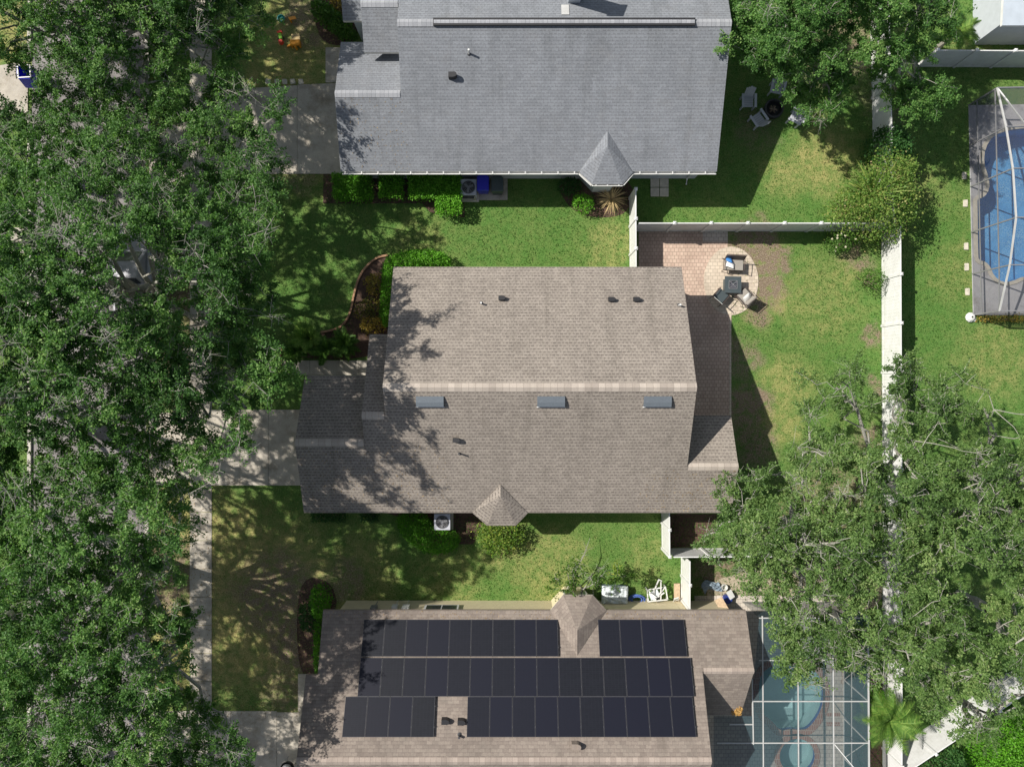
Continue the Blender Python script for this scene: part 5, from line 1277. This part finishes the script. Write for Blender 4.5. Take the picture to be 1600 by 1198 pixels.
def strap_plant(px, py, label, n, L, w_, mat, h=1.0, name='palm', cat='palm', droop=.5, z0=0.0, seg=5, trunk=0.0, fan=False):
    q = P(px, py, z0 + h); t = thing(name, label, cat, (q.x, q.y, 0))
    b = MB()
    if trunk: b.tube([(0, 0, 0), (.05, 0, trunk * .5), (0, 0, trunk)], [.16, .12, .12], 8); b.build('trunk', M['bark'], t, local=True)
    Cs, Ns, Ls, Ws = [], [], [], []; f = MB()
    for i in range(n):
        a = i * 2.39996 + rnd.uniform(-.2, .2); el = rnd.uniform(.15, 1.2); LL = L * rnd.uniform(.75, 1.1)
        p = Vector((0, 0, trunk + .1)); d = Vector((math.cos(a) * math.cos(el), math.sin(a) * math.cos(el), math.sin(el)))
        prev = None; 
        side = Vector((-math.sin(a), math.cos(a), 0))
        pts = []
        for k in range(seg + 1):
            pts.append(p.copy()); p = p + d * (LL / seg); d.z -= droop / seg * 1.6; d.normalize()
        if fan:   # pinnate frond
            f.tube(pts, [.018] * len(pts), 3)
            for k in range(1, len(pts)):
                for s_ in range(5):
                    tt = s_ / 5; c = pts[k - 1].lerp(pts[k], tt); ll = .42 * math.sin(math.pi * min(1, (k - 1 + tt) / seg * .85 + .12)) * L / 1.6
                    dd = (pts[k] - pts[k - 1]).normalized()
                    for sg in (-1, 1):
                        e = c + side * sg * ll * .85 + dd * ll * .5 - Vector((0, 0, ll * .25)); wv = dd * .028
                        f.add([c - wv, c + wv, e], [(0, 1, 2)])
        else:
            for k in range(len(pts) - 1):
                w0 = w_ * math.sin(math.pi * (k / seg * .8 + .2)); w1 = w_ * math.sin(math.pi * min(1, ((k + 1) / seg * .8 + .2)))
                f.add([pts[k] - side * w0 / 2, pts[k] + side * w0 / 2, pts[k + 1] + side * w1 / 2, pts[k + 1] - side * w1 / 2], [(0, 1, 2, 3)])
    ob = f.build('fronds', mat, t, local=True)
    at = ob.data.attributes.new('tint', 'FLOAT', 'FACE'); at.data.foreach_set('value', NR.uniform(.15, .95, len(ob.data.polygons)).astype(np.float32))
    return t
strap_plant(1392, 1128, 'feathery palm standing right of the lower pool cage', 34, 1.75, .1, M['leaf_palm'], 2.6, trunk=2.2, fan=True, droop=.9)
strap_plant(478, 528, 'dark palm like plant near the front lawn', 26, 1.15, .09, M['leaf_palm'], .9, 'cycad', 'cycad', fan=True, trunk=.3)
strap_plant(505, 545, 'second dark cycad beside the front path', 22, 1.0, .09, M['leaf_shrub'], .8, 'cycad', 'cycad', fan=True, trunk=.3)
strap_plant(535, 535, 'third cycad, closest to the tan roof eave', 22, .95, .09, M['leaf_shrub'], .8, 'cycad', 'cycad', fan=True, trunk=.3)
strap_plant(458, 548, 'cycad at the west end of the front bed', 22, .95, .09, M['leaf_shrub'], .8, 'cycad', 'cycad', fan=True, trunk=.3)
strap_plant(957, 308, 'dry tan ornamental grass by the white fence and bay', 90, 1.0, .035, M['cane'], .6, 'ornamental_grass', 'grass clump', droop=.9)
shrub('bush', 'yellow green feathery bush below the tan roof bay', 'bush', smooth_poly([(742, 828), (760, 818), (800, 818), (818, 830), (812, 850), (790, 864), (768, 866), (750, 852)], 2), 1.2, M['leaf_yellow'], 620, .10, None, ragged=.28, nstem=30)
strap_plant(1370, 300, 'arching shoots standing out of the sprawling corner bush', 70, 1.9, .09, M['leaf_vine'], 2.6, 'arching_shoots', 'shrub', droop=.55, trunk=1.9)
strap_plant(1502, 45, 'leafy green palm beside the top oak crown', 26, 1.2, .1, M['leaf_palm'], 2.0, trunk=1.6, fan=True, droop=.9)

# ---------------------------------------------------------------- trees
def crown_points(poly, spacing, trunks, Htop, zlow, Rr, holes=(), jz=.7, zadj=None, inset=8, gap=.42):
    """scatter px points, dome height from the nearest trunk"""
    holes = [(a, b, c + 3, d + 3) for a, b, c, d in holes]
    pts = scatter(poly, spacing, 60000, holes); out = []; own = []
    pg = np.array(poly, float); keep = np.ones(len(pts), bool)
    for i in range(len(pg)):
        a, b = pg[i], pg[(i + 1) % len(pg)]; ab = b - a; tt = np.clip(((pts - a) @ ab) / (ab @ ab + 1e-9), 0, 1)
        keep &= np.linalg.norm(pts - a - tt[:, None] * ab, axis=1) > inset
    ed = np.full(len(pts), 999.0)
    for i in range(len(pg)):
        a, b = pg[i], pg[(i + 1) % len(pg)]; ab = b - a; tt = np.clip(((pts - a) @ ab) / (ab @ ab + 1e-9), 0, 1)
        ed = np.minimum(ed, np.linalg.norm(pts - a - tt[:, None] * ab, axis=1))
    for i in range(len(pts)):
        if ed[i] < 42 and nz2(pts[i][0] / 16, pts[i][1] / 16, 1.0, 4.0) > .25 and rnd.random() < .75 * (1 - ed[i] / 60): keep[i] = False
    pts = pts[keep]
    mass = scatter([(min(pg[:, 0]) - 9, min(pg[:, 1]) - 9), (max(pg[:, 0]) + 9, min(pg[:, 1]) - 9), (max(pg[:, 0]) + 9, max(pg[:, 1]) + 9), (min(pg[:, 0]) - 9, max(pg[:, 1]) + 9)], 46, 60000)
    for a, b in pts:
        z = Htop - 2
        for _ in range(4):
            w_ = P(a, b, z); ds = [((w_.x - tx) ** 2 + (w_.y - ty) ** 2) ** .5 for tx, ty in trunks]; i = int(np.argmin(ds)); d = ds[i] / Rr
            z = zlow + (Htop - zlow) * math.sqrt(max(0, 1 - min(1, d) ** 2))
        nn = nz2(a / 30, b / 30, 1.0, zlow)
        md = min(1.0, float(np.sqrt(((mass - (a, b)) ** 2).sum(1).min())) / 33)
        if rnd.random() < gap * md ** 2.2: continue
        if nn < -.72 and rnd.random() < .4: continue
        z += rnd.gauss(0, jz * .8) + nn * .6 + 1.1 * (1 - md * md) - .5 + (zadj(a, b) if zadj else 0); w_ = P(a, b, z); out.append((w_.x, w_.y, w_.z)); own.append(i)
    return np.array(out), np.array(own)

def lz(a, b):
    return -3.3 * (1 - min(1, max(0, (b - 250) / 130))) - 1.9 * min(1, max(0, (b - 800) / 120))
left_poly = [(-330, -420), (340, -420), (425, -60), (425, 10), (412, 50), (392, 80), (380, 118), (400, 128), (455, 138), (466, 160), (448, 190), (432, 215), (452, 255), (458, 280), (432, 300), (424, 340), (432, 390), (428, 440), (440, 475),
             (420, 510), (425, 540), (462, 556), (478, 580), (462, 612), (430, 636), (398, 648), (380, 690), (365, 730), (335, 765), (300, 775), (292, 800), (300, 835), (284, 862), (280, 900), (300, 925), (318, 945), (320, 985), (330, 1020), (338, 1045), (300, 1055),
             (292, 1085), (325, 1085), (352, 1110), (355, 1150), (392, 1165), (400, 1200), (410, 1340), (-330, 1340)]
def T(px, py): q = P(px, py); return (q.x, q.y)
ltr = [T(262, 60), T(268, 480), T(262, 880), T(258, 1180), T(262, -150), T(15, 260), T(10, 620), T(15, 960), T(0, 1260), T(10, -60), T(262, -350)]
lab = ['large street oak nearest the top edge, east kerb', 'street oak forking above the silver pickup truck', 'street oak shading the pavement below the middle driveway', 'street oak over the bottom left driveway',
       'street oak mostly beyond the top edge, east kerb', 'west kerb oak below the open blue bin', 'west kerb oak level with the middle driveway', 'west kerb oak in the lower left', 'west kerb oak at the bottom left corner', 'west kerb oak in the top left corner', 'farthest oak beyond the top edge']
holes = [(0, 45, 36, 34), (12, 132, 44, 34), (214, 45, 22, 26), (215, 95, 22, 26), (30, 380, 16, 18), (202, 430, 40, 58), (238, 375, 18, 22), (272, 470, 24, 44), (175, 485, 26, 14), (308, 500, 14, 28),
         (225, 195, 22, 18), (190, 225, 12, 10), (330, 85, 18, 12), (300, 245, 30, 14), (270, 215, 18, 12), (345, 200, 14, 18), (335, 665, 30, 24), (340, 720, 26, 18), (240, 740, 22, 16), (265, 685, 14, 18),
         (145, 700, 20, 12), (180, 715, 16, 20), (210, 830, 20, 18), (20, 745, 22, 12), (60, 790, 16, 14), (185, 920, 16, 12), (135, 1045, 18, 12), (12, 960, 12, 22), (270, 1110, 24, 10), (30, 1170, 26, 14),
         (95, 560, 10, 12), (300, 60, 10, 12), (390, 300, 14, 12), (250, 640, 14, 10), (120, 890, 12, 10), (330, 380, 12, 16)]
X, own = crown_points(left_poly, 17.5, ltr, 13.6, 9.6, 6.6, holes, .5, lz, gap=.34)
X2, own2 = crown_points(left_poly, 36, ltr, 11.8, 8.2, 6.6, holes, .5, lz, gap=.2)
low_poly = [(-300, -400), (330, -400), (345, 120), (370, 150), (370, 320), (340, 420), (330, 560), (350, 640), (300, 740), (255, 800), (255, 1090), (300, 1180), (310, 1320), (-300, 1320)]
X3, own3 = crown_points(low_poly, 44, ltr, 8.4, 5.4, 7.5, holes, .6, gap=.2)
for i in range(len(ltr)):
    a = X[own == i]; b = X2[own2 == i]; c = np.vstack([a, b, X3[own3 == i]])
    if len(c) < 4: continue
    leafy = np.clip(NR.normal(1.0, .22, len(c)), .35, 1.4); leafy[NR.random(len(c)) < .17] = .16
    make_tree('oak_tree', lab[i], 'oaks along the street', (*ltr[i], 0), c, leafy, M['leaf_oak'], M['bark_pale'], .27, 520, .106, .70, tone=(.10, .04, .13, .02, .1, .08, .0, .1, .05, .09, .05)[i])

rt_poly = [(1140, -120), (1134, 5), (1128, 60), (1142, 98), (1168, 98), (1180, 132), (1205, 128), (1240, 150), (1265, 180), (1290, 198), (1312, 200), (1322, 180), (1330, 150), (1362, 118), (1366, 160), (1400, 168), (1428, 190), (1462, 200), (1480, 180), (1500, 160), (1505, 135), (1470, 112), (1440, 95), (1475, 80), (1498, 60), (1500, 20), (1490, -120)]
rtr = [T(1240, 55), T(1405, 70), T(1310, -60)]
X, own = crown_points(rt_poly, 17, rtr, 8.2, 4.2, 4.0, [(1330, 62, 7, 14), (1282, 100, 10, 12)], .45, gap=.2)
X2, own2 = crown_points(rt_poly, 30, rtr, 6.6, 3.4, 4.0, [], .4, gap=.1)
for i, lb in enumerate(['bright green oak overhanging the grey roof east edge', 'oak standing over the hidden stretch of north fence', 'oak behind the others at the top edge']):
    c = np.vstack([X[own == i], X2[own2 == i]])
    if len(c) < 4: continue
    leafy = np.clip(NR.normal(1.15, .2, len(c)), .5, 1.5); leafy[NR.random(len(c)) < .05] = .2
    make_tree('oak_tree', lb, 'oaks at the top right', (*rtr[i], 0), c, leafy, M['leaf_oak'], M['bark_pale'], .24, 540, .106, .70, tone=.10)

rb_poly = [(1118, 752), (1150, 738), (1172, 712), (1195, 702), (1240, 690), (1246, 640), (1272, 618), (1258, 590), (1272, 572), (1300, 590), (1318, 568), (1345, 556), (1362, 548), (1385, 562), (1410, 560), (1440, 550), (1460, 562), (1500, 548), (1535, 528), (1548, 555), (1538, 590), (1552, 622), (1548, 660), (1590, 672), (1720, 640), (1720, 1120),
           (1600, 1130), (1585, 1100), (1560, 1120), (1580, 1160), (1560, 1175), (1520, 1170), (1495, 1150), (1510, 1115), (1470, 1130), (1455, 1110), (1420, 1100), (1400, 1098), (1370, 1075), (1345, 1062), (1300, 1052), (1285, 1092), (1262, 1098), (1232, 1072), (1218, 1045), (1220, 1015), (1190, 995), (1178, 955), (1160, 930), (1115, 895), (1120, 870), (1090, 855), (1088, 825), (1120, 800)]
btr = [T(1225, 815), T(1350, 760), T(1300, 960), T(1480, 735), T(1500, 930), T(1600, 800), T(1440, 1060), T(1640, 1020)]
bh = [(1347, 668, 22, 26), (1392, 640, 12, 50), (1366, 590, 5, 20), (1515, 672, 30, 14), (1470, 700, 12, 20), (1550, 690, 14, 12), (1518, 900, 34, 16), (1560, 930, 20, 14), (1268, 715, 10, 12), (1380, 790, 6, 14), (1250, 645, 10, 10), (1425, 640, 10, 12), (1405, 960, 5, 30), (1500, 600, 8, 8),
      (1300, 640, 8, 10), (1330, 600, 8, 8), (1405, 880, 10, 8), (1595, 1075, 14, 18), (1520, 1112, 14, 10), (1230, 730, 8, 8)]
bh = [(a, b, c * 1.3 + 2, d * 1.25 + 2) for a, b, c, d in bh]
X, own = crown_points(rb_poly, 18, btr, 9.6, 5.6, 5.2, bh, .8, gap=.62)
X2, own2 = crown_points(rb_poly, 36, btr, 7.8, 4.6, 5.2, bh, .5, gap=.2)
bl = ['olive oak touching the tan roof south east corner', 'oak growing inside the sunlit east fence', 'oak leaning over the lower pool cage', 'oak with bare grey limbs beyond the east fence', 'large pale limbed oak at the centre of the lower right grove',
      'oak at the right edge of the lower grove', 'oak beside the feathery palm and slanting fence', 'oak in the far lower right beyond the slanting fence']
for i, lb in enumerate(bl):
    c = np.vstack([X[own == i], X2[own2 == i]])
    if len(c) < 4: continue
    leafy = np.clip(NR.normal(.95, .22, len(c)), .35, 1.3); leafy[NR.random(len(c)) < .13] = .18
    make_tree('oak_tree', lb, 'oaks in the lower right grove', (*btr[i], 0), c, leafy, M['leaf_oak_olive'], M['bark_pale'], .28, 560, .106, .66, tone=(.04, -.03, .08, .0, .05, .1, -.02, .06)[i])

# leaning thin bush over the storage box
poly = [(862, 905), (885, 880), (930, 876), (962, 884), (985, 900), (975, 916), (940, 918), (905, 925), (880, 935), (862, 925)]
X, own = crown_points(poly, 11, [T(905, 930)], 3.2, 1.8, 2.5, (), .3, inset=2)
leafy = np.clip(NR.normal(.8, .3, len(X)), .15, 1.2)
make_tree('small_tree', 'wispy leaning small tree over the storage box and little gable', None, (*T(908, 922), 0), X, leafy, M['leaf_yellow'], M['bark_pale'], .07, 210, .10, .5, twig=.006, tone=-.22)
mb = MB(); q0 = P(884, 925, .5); q1 = P(922, 840, .6)
mb.tube([q0, P(900, 890, 1.2), P(912, 868, 1.1), q1], [.03, .025, .02, .008], 5)
for k in range(9):
    a = P(900 + k * 2, 888 - k * 4, 1.1); mb.tube([a, a + Vector((rnd.uniform(-.5, .5), rnd.uniform(-.2, .5), rnd.uniform(-.3, .3)))], [.012, .004], 4)
tag(mb.build('fallen_branch', M['bark_pale']), 'long thin bare branch lying across the lower lawn', 'branch')

# ---------------------------------------------------------------- grass blades and litter
keep_out = [R4(595, 415, 1072, 805), R4(470, 585, 1150, 805), R4(525, -50, 1125, 262), R4(500, 955, 1170, 1300), R4(46, -200, 232, 1400), R4(297, -200, 331, 1400), R4(331, 638, 475, 760), R4(331, 136, 530, 272), R4(231, 640, 297, 765), R4(231, 200, 297, 290),
            R4(998, 361, 1143, 690), R4(1513, 140, 1700, 495), R4(1110, 930, 1320, 1300), R4(331, 1110, 500, 1300), R4(-50, 95, 46, 180), R4(440, 563, 600, 587), R4(553, 400, 620, 563), R4(505, 70, 530, 130)]
n = 330000
px = NR.uniform(-20, 1620, n); py = NR.uniform(-20, 1220, n); ok = np.ones(n, bool)
for r_ in keep_out: ok &= ~((px > r_[0][0]) & (px < r_[1][0]) & (py > r_[0][1]) & (py < r_[2][1]))
px, py = px[ok], py[ok]; n = len(px); k = CAMH / F
C = np.column_stack([(px - 800) * k, (599 - py) * k, NR.uniform(.015, .05, n)])
dry = np.zeros(n)
for a, b, r_, m_ in ((400, 960, 170, 1), (450, 80, 120, .9), (265, 800, 300, .8), (1290, 250, 75, .5), (1185, 420, 70, .9), (860, 880, 110, .3), (1225, 640, 60, .5), (1170, 600, 60, .8), (450, 890, 90, .6), (1190, 420, 45, 1.4), (1205, 460, 36, 1.2)):
    dry = np.maximum(dry, m_ * np.exp(-(((px - a) ** 2 + (py - b) ** 2) / (r_ * r_)) ** 2))
ptch = np.sin(C[:, 0] * 1.9 + 2 * np.sin(C[:, 1] * .8)) * np.sin(C[:, 1] * 1.7 + 1.3 * np.sin(C[:, 0] * 1.1))
tin = .36 + .12 * ptch + NR.normal(0, .17, n) + dry * .55
sel = NR.random(n) > np.clip(dry * .6, 0, .93)
C, tin = C[sel], tin[sel]; n = len(C)
L = NR.uniform(.05, .11, n)
tag(leafcards('grass', C, NR.normal(size=(n, 3)) * .8 + [0, 0, .8], L, L * .35, tin, M['blade']), 'short grass blades standing in the lawns', 'grass', kind='stuff')
n = 9000
px = np.concatenate([NR.normal(265, 45, n // 2), NR.normal(400, 70, n // 4), NR.normal(1290, 90, n // 4)]); py = np.concatenate([NR.uniform(-20, 1220, n // 2), NR.uniform(780, 1120, n // 4), NR.uniform(780, 960, n // 4)])
ok = ~((px > 470) & (px < 1180))
for r_ in (R4(475, 585, 1150, 805), R4(500, 955, 1170, 1300)): ok &= ~((px > r_[0][0]) & (px < r_[1][0]) & (py > r_[0][1]) & (py < r_[2][1]))
px, py = px[ok], py[ok]; n = len(px)
C = np.column_stack([(px - 800) * k, (599 - py) * k, NR.uniform(.05, .07, n)]); L = NR.uniform(.04, .085, n)
tag(leafcards('leaf_litter', C, NR.normal(size=(n, 3)) * .3 + [0, 0, 1], L, L * .5, NR.random(n), M['litter']), 'fallen brown leaves scattered under the oaks', 'leaf litter', kind='stuff')

def roof_litter(n, x0, x1, y0, y1, fn, label):
    x = NR.uniform(x0, x1, n); y = NR.uniform(y0, y1, n); z = np.array([fn(v) for v in y]) + .012
    L = NR.uniform(.035, .08, n)
    tag(leafcards('leaf_litter', np.column_stack([x, y, z]), NR.normal(size=(n, 3)) * .25 + [0, 0, 1], L, L * .5, NR.random(n), M['litter']), label, 'leaf litter', kind='stuff')
roof_litter(500, -9.8, -3.0, -6.1, -2.8, zS, 'dry leaves dropped on the tan roof by the street oaks')
roof_litter(260, 6.0, 10.4, -6.1, -4.0, zS, 'dry leaves on the tan roof corner under the oak')
roof_litter(300, -8.9, 11.0, -11.2, -10.86, bN, 'dry leaves along the brown roof north eave')
roof_litter(160, -8.1, -4.9, 10.3, 13.3, gS, 'dry leaves on the grey garage roof')
